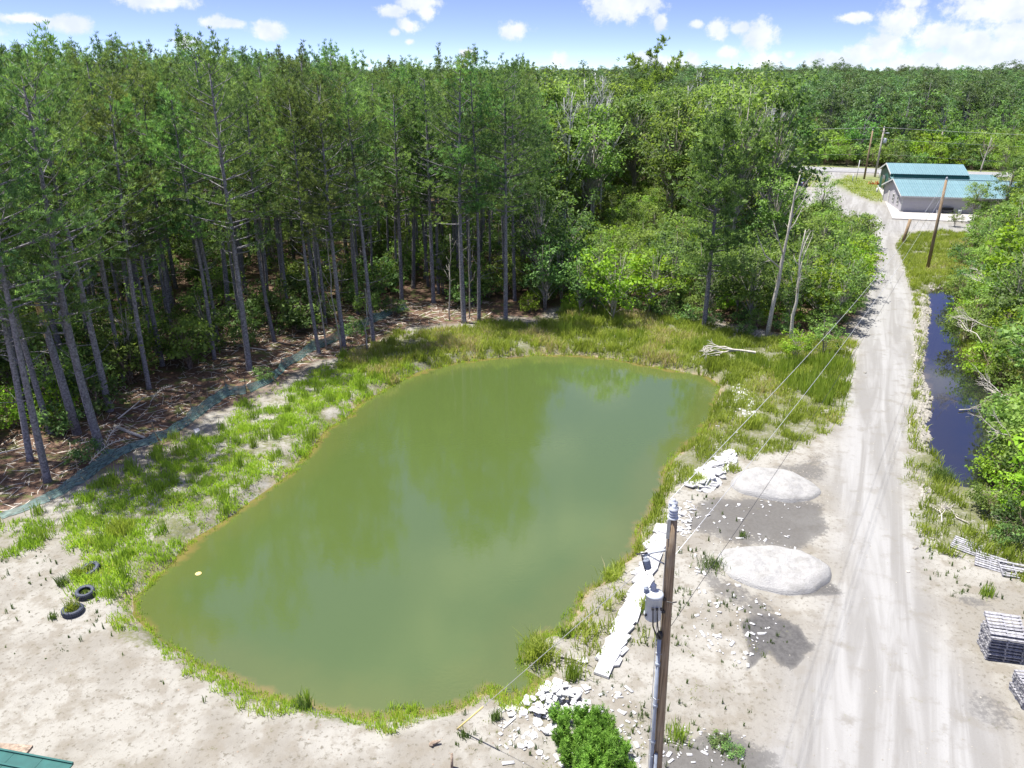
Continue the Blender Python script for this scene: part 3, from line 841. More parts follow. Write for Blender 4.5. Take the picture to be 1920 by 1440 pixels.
FARP = [pack('far_pine', broad(160 + i, h, R=r, base=b, clumps=c, per=30, size=.30, cr=.95, r0=.2, sides=5, lumpy=.35), M['needle_far'], M['bark'])
        for i, (h, r, b, c) in enumerate([(18.0, 4.0, .34, 52), (16.5, 3.4, .28, 44), (19.0, 4.5, .38, 56), (15.0, 3.4, .25, 44)])]
FARB = [pack('far_broad', broad(170 + i, h, R=r, base=b, clumps=44, per=32, size=.30, cr=.95, r0=.2, sides=5, lumpy=.35), M['leaf_far'], M['bark'])
        for i, (h, r, b) in enumerate([(14.0, 3.9, .08), (11.0, 3.5, .03), (15.5, 4.2, .15)])]
BROAD = [pack('broad', broad(200 + i, H=h, R=r, base=b, clumps=c, per=44, size=sz, cr=cr, r0=r0, lumpy=.4), M[mt], M['bark_pale'])
         for i, (h, r, b, c, sz, cr, r0, mt) in enumerate([(10.0, 2.7, .16, 74, .15, .62, .12, 'leaf'), (11.0, 3.0, .2, 80, .16, .66, .14, 'leaf_dark'), (9.0, 2.2, .12, 66, .14, .55, .1, 'leaf'),
                                                      (12.0, 2.4, .3, 70, .15, .62, .13, 'leaf'), (8.0, 2.8, .1, 80, .15, .6, .1, 'leaf_dark')])]
SAPL = [pack('sapling', broad(220 + i, H=h, R=r, base=.06, clumps=c, per=34, size=sz, cr=.42, r0=.05, lumpy=.4, multi=mu), M[mt], M['bark_pale'])
        for i, (h, r, c, sz, mu, mt) in enumerate([(5.0, 1.7, 46, .12, 2, 'leaf'), (4.0, 1.6, 42, .11, 3, 'leaf'), (5.5, 1.5, 44, .12, 2, 'leaf_dark'), (4.5, 1.9, 50, .12, 3, 'leaf_lime')])]
SHRUB = [pack('shrub', broad(240 + i, H=h, R=r, base=.0, clumps=c, per=36, size=sz, cr=.36, r0=.035, multi=4, lumpy=.4), M[mt], M['deadb'])
         for i, (h, r, c, sz, mt) in enumerate([(2.6, 1.35, 34, .10, 'leaf'), (2.2, 1.3, 32, .10, 'leaf_dark'), (3.0, 1.5, 40, .11, 'leaf'), (2.4, 1.4, 38, .10, 'leaf_lime'), (2.0, 1.2, 30, .10, 'leaf_dark')])]

counts = {}
def plant(name, form, x, y, s=1.0, label=None, cat='tree', group=None, sz=None, rz=None, z=None, leaf=None, tilt=None, trunk_name='trunk', crown_name='crown'):
    """one tree: an Empty at its foot with a trunk and a crown"""
    e = empty(name, (x, y, gz1(x, y) if z is None else z), rnd.uniform(0, 6.28) if rz is None else rz)
    e.scale = (s, s, sz or s)
    if tilt: e.rotation_euler = (tilt[0], tilt[1], e.rotation_euler.z)
    link(trunk_name, form[0], e)
    c = link(crown_name, form[1], e)
    tag(e, label, cat, group)
    counts[name] = counts.get(name, 0) + 1
    return e

def poisson(xs, ys, rmin, keep=None, tries=1):
    """thin random points so that no two are nearer than rmin"""
    cell = {}; outp = []
    for i in range(len(xs)):
        x, y = xs[i], ys[i]; r = rmin[i] if hasattr(rmin, '__len__') else rmin
        cx, cy = int(x // 3), int(y // 3); ok = True
        k = int(r // 3) + 1
        for a in range(cx - k, cx + k + 1):
            for b in range(cy - k, cy + k + 1):
                for (px, py) in cell.get((a, b), ()):
                    if (px - x) ** 2 + (py - y) ** 2 < r * r: ok = False; break
                if not ok: break
            if not ok: break
        if ok:
            cell.setdefault((cx, cy), []).append((x, y)); outp.append(i)
    return outp

# ------------------------------------------------------------------ the pine stand on the left
def clearzone(x, y, m=0.8):
    """True where nothing woody may stand: pond, road, lot, ditch, buildings"""
    x = np.asarray(x, float); y = np.asarray(y, float)
    return (sdist(x, y, POND) < 1.2 + m) | (sdist(x, y, ROAD) < m) | (sdist(x, y, LOT) < m) | (sdist(x, y, DRIVE) < m) | (sdist(x, y, DITCH) < -0.3)

FRONT = [  # base pixel, form, size, wording
    ((90, 905), 0, 1.0, 'tall leaning pine whose foot stands at the near end of the teal netting'),
    ((190, 845), 6, 1.0, 'tallest front pine, wide bright crown and bare side limbs, beside the netting peak'),
    ((62, 725), 1, 1.0, 'straight dark pine just behind the leftmost leaning front trunk'),
    ((45, 690), 4, 1.0, 'left one of two dark close-set trunks behind the leaning front pine'),
    ((168, 665), 5, 1.0, 'dark pine trunk right behind the broken snag'),
    ((325, 655), 3, 1.05, 'slender pine rising behind the bright shrub left of the log'),
    ((402, 672), 5, .98, 'crooked grey pine with a forked dead limb, above the middle fence stake'),
    ((292, 665), 3, .82, 'thin short pine left of the crooked grey one'),
    ((468, 695), 2, 1.0, 'stout straight pine standing above the bend of the netting'),
    ((598, 662), 3, 1.0, 'pine with two thin stems beside it at the upper end of the netting'),
    ((645, 648), 0, .97, 'pine with a long rightward curve low on its trunk, at the grass edge'),
    ((700, 640), 1, 1.02, 'straight pale pine standing alone where the tall grass begins'),
    ((775, 540), 4, 1.0, 'bent pine with broken side limbs behind the gap in the brush'),
    ((803, 536), 5, 1.02, 'straight pine just right of the bent one, behind leafy brush'),
    ((870, 606), 2, 1.0, 'left one of three tall pines lined up on the rear bank'),
    ((898, 604), 1, 1.03, 'middle one of three tall pines lined up on the rear bank'),
    ((948, 606), 0, 1.0, 'right one of three tall pines lined up on the rear bank'),
]
px_used = []
for k, ((u, v), f, s, lab) in enumerate(FRONT):
    x, y = G(u, v)
    form = PINE_BIG if f == 6 else PINES[f]
    e = plant('pine_tree', form, x, y, s * .965, lab, 'tree', 'pines of the dense stand', tilt=(rnd.uniform(-.01, .02), -0.035 if u < 120 else rnd.uniform(-.015, .012)))
    px_used.append((x, y))
# thin bare stems by the grass edge
for (u, v, h, lab) in [(843, 602, 7.5, 'thin broken-topped sapling stem with a few dead twigs, left of the three rear-bank pines'),
                       (880, 598, 9.0, 'thin pale stem tucked behind the left rear-bank pine'),
                       (640, 660, 9.5, 'pale forked bare stem leaning against the curved pine'),
                       (612, 655, 8.0, 'thin bare stem between the two pines at the end of the netting'),
                       (688, 655, 5.0, 'short bare slanting stem beside the lone pale pine')]:
    x, y = G(u, v)
    mb = deadtree(int(u), h, .06, 6, (rnd.uniform(-.5, .3), 0), .35, .22, 3)
    tag(mb.build('bare_sapling', M['bark_pale'], smooth=True, loc=(x, y, gz1(x, y))), lab, 'dead tree', 'thin bare stems among the pines')

n = 30000
u_ = nr.uniform(-130, 6, n); v_ = nr.uniform(34, 190, n)
STAND = W([(-1400, 960), (-300, 960), (0, 850), (90, 880), (190, 820), (330, 700), (470, 655), (600, 620), (700, 600), (760, 560), (860, 585), (1000, 575), (1010, 400), (935, 305), (500, 305), (-2500, 305)])
ok = (sdist(u_, v_, STAND) < 0) & ~clearzone(u_, v_, 2.0) & (np.abs(u_) < v_ * 0.72 + 12)
u_, v_ = u_[ok], v_[ok]
o = np.argsort(v_ + np.abs(u_) * .2); u_, v_ = u_[o], v_[o]
px0 = np.array(px_used)
far = np.array([np.min((px0[:, 0] - a) ** 2 + (px0[:, 1] - b) ** 2) > 6.0 for a, b in zip(u_, v_)])
u_, v_ = u_[far], v_[far]
sh = nr.permutation(len(u_)); u_, v_ = u_[sh], v_[sh]
kp = poisson(u_, v_, 3.1 + 1.2 * sstep(v_, 80, 150))
u_, v_ = u_[kp], v_[kp]
o = np.argsort(np.hypot(u_, v_)); u_, v_ = u_[o], v_[o]
N_PINE = 262
STUFF_PINE = []
for i in range(len(u_)):
    x, y = float(u_[i]), float(v_[i]); s = rnd.choice([rnd.uniform(.84, .95), rnd.uniform(.94, 1.035), rnd.uniform(.95, 1.04)]) * (1 - .07 * float(sstep(x / max(y, 1), -.32, -.02)))
    if i < N_PINE:
        k_ = x / y; wing = 'left end' if k_ < -.42 else 'middle' if k_ < -.2 else 'right end'; row = 'outer rows' if i < 110 else 'deep rows'
        plant('pine_tree', PINES[rnd.randrange(6)], x, y, s, 'slim grey pine among many alike, %s, %s of the dense stand' % (row, wing), 'tree', 'pines in the %s, %s of the stand' % (row, wing),
              tilt=(rnd.uniform(-.02, .02), rnd.uniform(-.02, .02)))
    else:
        STUFF_PINE.append((x, y, s))

def scatter_object(name, pts, forms, label=None):
    """far trees nobody could count: one object, points that carry a tree each"""
    cc = bpy.data.collections.new(name + '_forms')
    for i, f in enumerate(forms):
        o = bpy.data.objects.new('%s_form_%02d' % (name, i), f[2]); cc.objects.link(o)
    P = np.array([(x, y, gz1(x, y) if y < 130 else 0.0) for x, y, *_ in pts], np.float32)
    me = bpy.data.meshes.new(name)
    me.vertices.add(len(P)); me.vertices.foreach_set('co', P.ravel()); me.update()
    a = me.attributes.new('size', 'FLOAT', 'POINT'); a.data.foreach_set('value', np.array([p[2] for p in pts], np.float32))
    a = me.attributes.new('turn', 'FLOAT', 'POINT'); a.data.foreach_set('value', nr.uniform(0, 6.28, len(P)).astype(np.float32))
    a = me.attributes.new('form', 'INT', 'POINT'); a.data.foreach_set('value', np.array([p[3] if len(p) > 3 else rnd.randrange(len(forms)) for p in pts], np.int32))
    ob = link(name, me)
    ng = bpy.data.node_groups.new(name, 'GeometryNodeTree')
    ng.interface.new_socket('Geometry', in_out='INPUT', socket_type='NodeSocketGeometry')
    ng.interface.new_socket('Geometry', in_out='OUTPUT', socket_type='NodeSocketGeometry')
    N = ng.nodes; L = ng.links
    gi, go = N.new('NodeGroupInput'), N.new('NodeGroupOutput')
    ci = N.new('GeometryNodeCollectionInfo'); ci.inputs['Collection'].default_value = cc
    ci.inputs['Separate Children'].default_value = True; ci.inputs['Reset Children'].default_value = True
    ip = N.new('GeometryNodeInstanceOnPoints'); ip.inputs['Pick Instance'].default_value = True
    def attr(nm, ty):
        q = N.new('GeometryNodeInputNamedAttribute'); q.data_type = ty; q.inputs['Name'].default_value = nm
        return q.outputs[0]
    cx = N.new('ShaderNodeCombineXYZ'); L.new(attr('turn', 'FLOAT'), cx.inputs[2])
    L.new(gi.outputs[0], ip.inputs['Points']); L.new(ci.outputs[0], ip.inputs['Instance'])
    L.new(attr('form', 'INT'), ip.inputs['Instance Index'])
    L.new(cx.outputs[0], ip.inputs['Rotation']); L.new(attr('size', 'FLOAT'), ip.inputs['Scale'])
    L.new(ip.outputs[0], go.inputs[0])
    md = ob.modifiers.new('trees', 'NODES'); md.node_group = ng
    return tag(ob, label, None, None, 'stuff')

scatter_object('pine_wood', [(x, y, s) for x, y, s in STUFF_PINE], PINES, 'deep rows of the pine stand behind the nearer trunks')

# undergrowth inside the stand: named pieces first
UNDER = [((245, 720), 2, 1.25, 'bright leafy shrub between the second and third front trunks'), ((360, 690), 0, 1.5, 'large sunlit shrub growing behind the fallen log'),
         ((300, 520), 0, 1.5, 'tall shrub with pale sunlit top deep in the left of the stand'), ((520, 600), 1, 1.9, 'large dark shrub right of the stout straight pine'),
         ((560, 620), 4, 1.5, 'low dark shrub above the netting bend'), ((30, 800), 3, 1.0, 'shrub at the left frame edge behind the leaning pine'),
         ((115, 790), 3, 1.0, 'yellow-green shrub at the foot of the broken snag'), ((165, 870), 1, .7, 'small shrub in front of the tallest front pine'),
         ((715, 545), 3, 1.0, 'lime shrub glowing beside the lone pale pine'), ((705, 470), 0, 1.7, 'sunlit shrub at the mouth of the gap in the pines'),
         ((500, 715), 4, .55, 'dark grass-like bush where the netting ends'), ((665, 635), 1, .9, 'shrub at the foot of the curved pine'),
         ((915, 560), 1, 1.1, 'round shrub between the middle and right rear-bank pines'), ((740, 590), 1, .8, 'low green shrub at the left end of the tall grass')]
for (u, v), f, s, lab in UNDER:
    x, y = G(u, v)
    plant('shrub', SHRUB[f], x, y, s, lab, 'shrub', 'undergrowth of the pine stand', crown_name='foliage', trunk_name='stem')
n = 9000
u_ = nr.uniform(-80, 6, n); v_ = nr.uniform(36, 120, n)
ok = (sdist(u_, v_, STAND) < -1.0) & (np.abs(u_) < v_ * .7 + 6)
u_, v_ = u_[ok], v_[ok]
kp = poisson(u_, v_, 2.4); u_, v_ = u_[kp], v_[kp]
o = np.argsort(np.hypot(u_, v_)); u_, v_ = u_[o], v_[o]
SH_STUFF = []
for i in range(len(u_)):
    if fbm(np.array([u_[i]]), np.array([v_[i]]), .12, 2, 8)[0] < -0.10: continue
    if len([1]) and i < 230:
        f = rnd.choice([0, 1, 2, 4, 4, 1])
        plant('shrub', SHRUB[f], float(u_[i]), float(v_[i]), rnd.uniform(.7, 1.5), 'dark green shrub in the shade under the pines at the %s of the stand' % ('left end' if u_[i] / v_[i] < -.38 else 'middle' if u_[i] / v_[i] < -.18 else 'right end'), 'shrub', 'shade shrubs under the pines, %s' % ('left end' if u_[i] / v_[i] < -.38 else 'middle' if u_[i] / v_[i] < -.18 else 'right end'), crown_name='foliage', trunk_name='stem')
    else:
        SH_STUFF.append((float(u_[i]), float(v_[i]), rnd.uniform(.8, 1.6)))
qx = nr.uniform(-60, 4, 5000); qy = nr.uniform(44, 105, 5000)
ok = (sdist(qx, qy, STAND) < -2.5) & (np.abs(qx) < qy * .66 + 3) & (fbm(qx, qy, .09, 2, 61) > -.06); qx, qy = qx[ok], qy[ok]
kp = poisson(qx, qy, 4.6)[:85]
for k in kp:
    zone = 'left' if qx[k] / qy[k] < -.3 else 'right'
    plant('sapling', SAPL[[0, 1, 2, 0][k % 4]], float(qx[k]), float(qy[k]), rnd.uniform(.75, 1.25), 'leafy young tree growing in the half shade between the pines, %s side' % zone, 'sapling', 'leafy young trees in the pine stand, %s side' % zone)
scatter_object('understory', SH_STUFF, SHRUB, 'undergrowth deep under the pines')

# ------------------------------------------------------------------ the mixed growth behind the pond and up to the road
KEY = [  # pixel of the foot, form, height scale, name, label
    ((1320, 612), 'YP', 1.0, 'pine_tree', 'bushy young pine with dark trunk standing alone behind the rear bank'),
    ((1218, 326), 'OP', 1.04, 'pine_tree', 'tallest open-crowned pine rising above the far woods, its foot in lime brush'),
    ((1203, 322), 'P3', .85, 'pine_tree', 'slimmer pine close beside the tallest open-crowned one'),
    ((1145, 600), 'L', 1.5, 'leafy_tree', 'lime leafy tree bulging over the middle of the rear bank'),
    ((1215, 585), 'L', 1.35, 'leafy_tree', 'yellow-green leafy tree left of the bushy young pine'),
    ((1010, 560), 'B1', 1.0, 'leafy_tree', 'dark leafy tree right of the three rear-bank pines'),
    ((1060, 540), 'B4', 1.15, 'leafy_tree', 'wide dark tree behind the rear bank with a pale forked stem below'),
    ((985, 520), 'B3', 1.1, 'leafy_tree', 'slim pale-leaved tree against the edge of the pine stand'),
    ((1050, 450), 'B0', 1.15, 'leafy_tree', 'bright leafy tree at the corner of the pine stand'),
    ((1440, 520), 'B3', .95, 'leafy_tree', 'leafy tree just left of the white forked dead trunk'),
    ((1405, 440), 'B0', 1.55, 'leafy_tree', 'big round-crowned tree behind the bushy young pine'),
    ((1530, 530), 'B2', .85, 'leafy_tree', 'leafy tree right of the white dead trunks'),
    ((1535, 435), 'B2', .85, 'leafy_tree', 'airy small tree standing before the parked dark car'),
    ((1590, 560), 'S3', 1.1, 'leafy_tree', 'yellow-green small tree leaning out over the left road edge'),
    ((1560, 620), 'S0', 1.0, 'leafy_tree', 'bushy small tree overhanging the road bend on its left side'),
    ((1590, 500), 'S2', 1.05, 'leafy_tree', 'small dark tree close to the road before the post'),
    ((1575, 450), 'S1', .85, 'leafy_tree', 'small tree at the corner of the gravel lot'),
    ((1545, 665), 'S1', .75, 'leafy_tree', 'low leafy bush at the end of the reeds by the road'),
    ((1490, 680), 'S3', .6, 'leafy_tree', 'low lime bush in the grass right of the fallen branch'),
    ((1380, 590), 'B4', .85, 'leafy_tree', 'spreading dark tree between the young pine and the dead trunks'),
    ((1260, 560), 'B4', .9, 'leafy_tree', 'round leafy tree left of the young pine, behind the reeds'),
    ((1090, 590), 'S2', 1.05, 'leafy_tree', 'low dark tree at the left end of the reeds'),
    ((1500, 590), 'B2', .7, 'leafy_tree', 'small bright tree beneath the right dead trunk'),
]
FORMS = {'YP': PINE_YOUNG, 'OP': PINE_OPEN, 'P3': PINES[3], 'L': SAPL[3]}
for i in range(5): FORMS['B%d' % i] = BROAD[i]
for i in range(4): FORMS['S%d' % i] = SAPL[i]
used = []
for (u, v), f, s, nm, lab in KEY:
    x, y = G(u, v)
    plant(nm, FORMS[f], x, y, s, lab, 'tree', 'trees between pond and road' if nm == 'leafy_tree' else 'pines standing apart from the stand')
    used.append((x, y))
n = 16000
u_ = nr.uniform(-4, 62, n); v_ = nr.uniform(62, 186, n)
MIX = W([(1005, 590), (1100, 585), (1250, 595), (1400, 625), (1560, 640), (1600, 560), (1622, 480), (1600, 430), (1520, 405), (1400, 372), (1400, 345), (1440, 325), (960, 312), (940, 330), (1000, 420)])
ok = (sdist(u_, v_, MIX) < -0.3) & ~clearzone(u_, v_, 1.2)
u_, v_ = u_[ok], v_[ok]
kp = poisson(u_, v_, 2.3 + 1.5 * sstep(v_, 85, 140)); u_, v_ = u_[kp], v_[kp]
o = np.argsort(v_); u_, v_ = u_[o], v_[o]
ua = np.array(used)
nb_ = ns_ = 0
def where(p): return 'left' if p < 1200 else 'middle' if p < 1400 else 'roadside'
MIXSTUFF = []
for x, y in zip(map(float, u_), map(float, v_)):
    pxu = 960 + FPX * x / (y * CT + (CAM_H) * ST)
    if np.min((ua[:, 0] - x) ** 2 + (ua[:, 1] - y) ** 2) < 2.5: continue
    r = rnd.random()
    tall = (y > 96 and pxu < 1130) or (y > 128 and pxu < 1190) or (y > 108 and 1245 < pxu < 1440) or (y > 150) or (pxu > 1310 and y > 84 and pxu < 1440 and r < .6)
    low = (1040 < pxu < 1310 and 72 < y < 128 and not tall)
    side = 'left' if pxu < 1130 else 'right'
    if tall:
        h = rnd.uniform(1.25, 1.7) if y < 150 else rnd.uniform(1.1, 1.5)
        if r < .26 and y < 165:
            mb = deadtree(rnd.randrange(9999), 12.3 * h, .15, 34, (rnd.uniform(-.6, .6), 0), .3, .3, 7)
            tag(mb.build('dead_tree', M['white'], smooth=True, loc=(x, y, 0)), 'grey leafless tree standing among the light green trees behind the pond', 'dead tree', 'grey dead trees behind the pond')
        elif nb_ < 185:
            plant('leafy_tree', BROAD[rnd.choice([0, 0, 1, 3, 3, 2])], x, y, h, 'light green slender tree of the mixed wood beyond the pond, in its %s half' % side, 'tree', 'trees of the mixed wood, %s half' % side, sz=h * rnd.uniform(1, 1.12)); nb_ += 1
        else: MIXSTUFF.append((x, y, h * .95, rnd.choice([0, 1, 3])))
    else:
        s = rnd.uniform(.7, 1.15) * (0.78 if low else .62 if (pxu > 1440 and y > 78) else 1.15)
        if ns_ < 250:
            plant('sapling', SAPL[rnd.choice([0, 0, 1, 2, 3])], x, y, s, 'bushy sapling in the %s part of the low thicket between pond and road' % where(pxu), 'sapling', 'saplings of the low thicket, %s part' % where(pxu)); ns_ += 1
        else: MIXSTUFF.append((x, y, s * .45, 2))
# low growth fills the ground under and before these trees
n = 9000
qx = nr.uniform(-4, 62, n); qy = nr.uniform(60, 186, n)
ok = (sdist(qx, qy, MIX) < .6) & ~clearzone(qx, qy, .6); qx, qy = qx[ok], qy[ok]
kp = poisson(qx, qy, 1.7 + 1.6 * sstep(qy, 66, 100)); qx, qy = qx[kp], qy[kp]; o = np.argsort(qy); FILL = []
for i, (x, y) in enumerate(zip(map(float, qx[o]), map(float, qy[o]))):
    if i < 70: plant('shrub', SHRUB[rnd.choice([0, 1, 2, 4, 3])], x, y, rnd.uniform(.55, 1.0), 'shrub in the front row of the wood behind the rear bank', 'shrub', 'front row shrubs of the mixed wood', crown_name='foliage', trunk_name='stem')
    else: FILL.append((x, y, rnd.uniform(.9, 1.7), rnd.choice([0, 0, 1, 2, 3])))
scatter_object('mixed_undergrowth', FILL, SHRUB, 'undergrowth filling the mixed wood between pond and road')
scatter_object('mixed_wood', MIXSTUFF, BROAD, 'hindmost trees of the mixed wood before the highway')

# white dead trunks near the road, and other dead trees
for (u, v, h, lean, lab, sd) in [(1437, 634, 13.0, (0.9, 0), 'tall white dead tree with a forked top beside the road thicket', 5),
                                 (1482, 642, 9.0, (-.1, 0), 'shorter white dead trunk right of the forked one', 9)]:
    x, y = G(u, v)
    tag(deadtree(sd, h, .19 if h > 10 else .15, 7, lean, .45, .42, 4).build('dead_tree', M['dead'], smooth=True, loc=(x, y, gz1(x, y) - .1)), lab, 'dead tree', 'white dead trunks near the road')
for (u, v, h, lab) in [(1140, 360, 9, 'slanting bare trunk left of the tallest open-crowned pine'), (978, 470, 7, 'pale forked stem showing under the dark tree'), (1838, 322, 7, 'grey bare tree by the highway right of the buildings')]:
    x, y = G(u, v)
    tag(deadtree(int(u) + 3, h, .16, 12, (rnd.uniform(.4, 1.4), 0), .35, .4, 6).build('dead_tree', M['dead'], smooth=True, loc=(x, y, 0)), lab, 'dead tree', 'single bare trees')

# ------------------------------------------------------------------ the thicket right of the road
n = 9000
u_ = nr.uniform(26, 92, n); v_ = nr.uniform(24, 118, n)
RT = W([(1800, 540), (1790, 600), (1815, 690), (1840, 740), (1890, 810), (1860, 930), (1880, 1010), (1960, 1080), (2500, 1100), (2600, 500), (2200, 400), (1880, 400), (1850, 440), (1830, 480)])
ok = (sdist(u_, v_, RT) < 1.0) & (sdist(u_, v_, ROAD) > 3) & (sdist(u_, v_, LOT) > 1) & (sdist(u_, v_, DITCH) > -.2)
u_, v_ = u_[ok], v_[ok]
pxs = 960 + FPX * u_ / (v_ * CT + CAM_H * ST)
ok = pxs < 2080; u_, v_ = u_[ok], v_[ok]
kp = poisson(u_, v_, 1.75 + .9 * sstep(v_, 50, 90)); u_, v_ = u_[kp], v_[kp]
o = np.argsort(v_); u_, v_ = u_[o], v_[o]
nr1 = nr2 = 0
for x, y in zip(map(float, u_), map(float, v_)):
    pxu = 960 + FPX * x / (y * CT + CAM_H * ST)
    inner = sdist(np.array([x]), np.array([y]), RT)[0]
    if inner < -2.2 and rnd.random() < .42 and nr2 < 60:
        plant('leafy_tree', SAPL[rnd.choice([0, 0, 1, 2, 3])], x, y, rnd.uniform(1.1, 1.7) * (1.15 if y > 60 else 1), 'leafy tree of the dense thicket right of the road and ditch', 'tree', 'trees right of the road'); nr2 += 1
    elif nr1 < 240:
        plant('thicket_shrub', SHRUB[rnd.choice([0, 1, 2, 2, 0, 4, 3])], x, y, rnd.uniform(.8, 1.35), 'leafy shrub of the thicket right of the road, in its %s part' % ('near' if y < 48 else 'middle' if y < 75 else 'far'), 'shrub', 'shrubs right of the road, %s part' % ('near' if y < 48 else 'middle' if y < 75 else 'far'), crown_name='foliage', trunk_name='stem'); nr1 += 1
for (u, v, f, s, lab) in [(1822, 418, 'B0', .62, 'tree standing before the right end of the grey building'), (1790, 425, 'S1', .55, 'small bush beside the window of the grey building'),
                          (1880, 412, 'B1', .8, 'rounded tree right of the grey building'), (1915, 440, 'B3', .75, 'taller tree at the right frame edge past the building'),
                          (1875, 345, 'B2', .9, 'lone tree on the pale field beyond the buildings'), (1850, 480, 'S2', .9, 'dark bushy tree below the building corner'),
                          (1835, 455, 'S0', .6, 'small leafy tree at the end of the patio slab')]:
    x, y = G(u, v)
    plant('leafy_tree', FORMS[f], x, y, s, lab, 'tree', 'trees near the buildings')
for (u, v, f, s, lab) in [(1868, 895, 3, .9, 'lime shrub at the near end of the ditch'), (1905, 900, 0, 1.2, 'leafy shrub at the right frame edge level with the ditch end'), (1895, 965, 3, .9, 'bright shrub below the ditch end near the right frame edge'),
                          (1850, 965, 2, .6, 'low green shrub amid the white curved branches'), (1915, 1010, 1, .9, 'dark shrub at the right frame edge above the broken pallet'), (1880, 1020, 4, .55, 'low shrub just above the half-buried pallet'), (1895, 850, 2, 1.2, 'tall shrub leaning over the near ditch water')]:
    x, y = G(u, v)
    plant('thicket_shrub', SHRUB[f], x, y, s, lab, 'shrub', 'shrubs at the near ditch end', crown_name='foliage', trunk_name='stem')
for k, (u, v, L, rz, lab) in enumerate([(1830, 690, 3.4, 1.9, 'grey dead branches arching out of the thicket above the ditch bend'), (1880, 600, 4.0, 2.2, 'tangle of grey branches high in the roadside thicket'),
                                        (1800, 762, 2.6, .3, 'white dead branch lying in the dark ditch water'), (1850, 668, 3.0, 2.9, 'grey bare branches hanging toward the ditch'),
                                        (1765, 985, 2.2, 1.2, 'curved white branch beside the grass at the ditch end'), (1815, 985, 2.0, 1.9, 'forked white branch in the brush below the ditch'),
                                        (1900, 830, 3.2, 2.6, 'grey branches on the thicket right of the ditch'), (1795, 498, 3.4, .5, 'grey fallen limb lying in the grass right of the roadside pole'),
                                        (1900, 900, 3.0, 3.0, 'grey bare branches low in the thicket'), (1870, 565, 3.0, 2.8, 'pale branches at the top of the ditch')]):
    x, y = G(u, v)
    z = .1 if k in (2, 4, 5, 7) else 2.3
    mb = brush(400 + k, L * 1.2, r=.045, flat=.5)
    tag(mb.build('dead_branch', M['dead'], smooth=True, loc=(x, y, max(gz1(x, y), ZD) + z - .05), rot=(0, -.25 if z > 1 else 0, rz)), lab, 'branch', 'dead branches by the ditch')

# ------------------------------------------------------------------ far woods beyond the highway
n = 60000
th = nr.uniform(-.80, .80, n); rr = np.sqrt(nr.uniform(188 ** 2, 620 ** 2, n))
fx, fy = np.tan(th) * rr * .9, rr
hline = ha.y + (fx - ha.x) * hd.y / hd.x
ok = (fy > hline + 9) & ~((fx < -2) & (fy < 186)) & (np.abs(fx) < fy * .74 + 8)
fx, fy = fx[ok], fy[ok]
kp = poisson(fx, fy, 6.0 + 2.0 * sstep(fy, 230, 600)); fx, fy = fx[kp], fy[kp]
o = np.argsort(fy - np.maximum(0, fx) * .3); fx, fy = fx[o], fy[o]
FARST = []; c1 = c2 = 0
for x, y in zip(map(float, fx), map(float, fy)):
    hl = ha.y + (x - ha.x) * hd.y / hd.x
    dd = y - hl
    vis = x > -20
    if dd < 17:
        s = rnd.uniform(.45, .8); f = 4 + rnd.randrange(3)
        if vis and c1 < 120 and x > 10:
            plant('roadside_tree', FARB[f - 4], x, y, s, 'rounded leafy tree in the row along the far side of the highway', 'tree', 'leafy trees lining the highway', z=0); c1 += 1; continue
    else:
        s = rnd.choice([.62, .78, .9, .95, 1.0, 1.06, 1.1]) * rnd.uniform(.94, 1.04); f = rnd.randrange(4) if rnd.random() < .72 else 4 + rnd.randrange(3)
        if vis and c2 < 280 and f < 4 and x > 8:
            plant('far_pine', FARP[f], x, y, s, 'dark round-headed pine of the far wood beyond the highway, %s of the buildings' % ('left' if x < y * .43 else 'behind or right'), 'tree', 'pines of the far wood, %s' % ('left' if x < y * .43 else 'right'), z=0); c2 += 1; continue
    FARST.append((x, y, s, f))
n = 1600
q = nr.uniform(-40, 120, n); w_off = nr.uniform(8.5, 13.5, n)
ex, ey = ha.x + hd.x * q + hn.x * w_off, ha.y + hd.y * q + hn.y * w_off
kp = poisson(ex, ey, 2.1); EDGE = []
for k in kp:
    if k % 7 and len(EDGE) < 400 or ex[k] < 20: EDGE.append((float(ex[k]), float(ey[k]), rnd.uniform(.9, 1.9)))
    else: plant('roadside_shrub', SHRUB[rnd.choice([0, 1, 2])], float(ex[k]), float(ey[k]), rnd.uniform(1.2, 2.0), 'green shrub at the foot of the far wood along the highway', 'shrub', 'shrubs along the highway', z=0, crown_name='foliage', trunk_name='stem')
n = 9000
q = nr.uniform(-60, 150, n); w_off = 13 + nr.uniform(0, 1, n) ** 1.5 * 70
ex, ey = ha.x + hd.x * q + hn.x * w_off, ha.y + hd.y * q + hn.y * w_off
for k in poisson(ex, ey, 3.2): EDGE.append((float(ex[k]), float(ey[k]), rnd.uniform(1.6, 3.0)))
scatter_object('highway_scrub', EDGE, SHRUB, 'continuous scrub along the foot of the far wood')
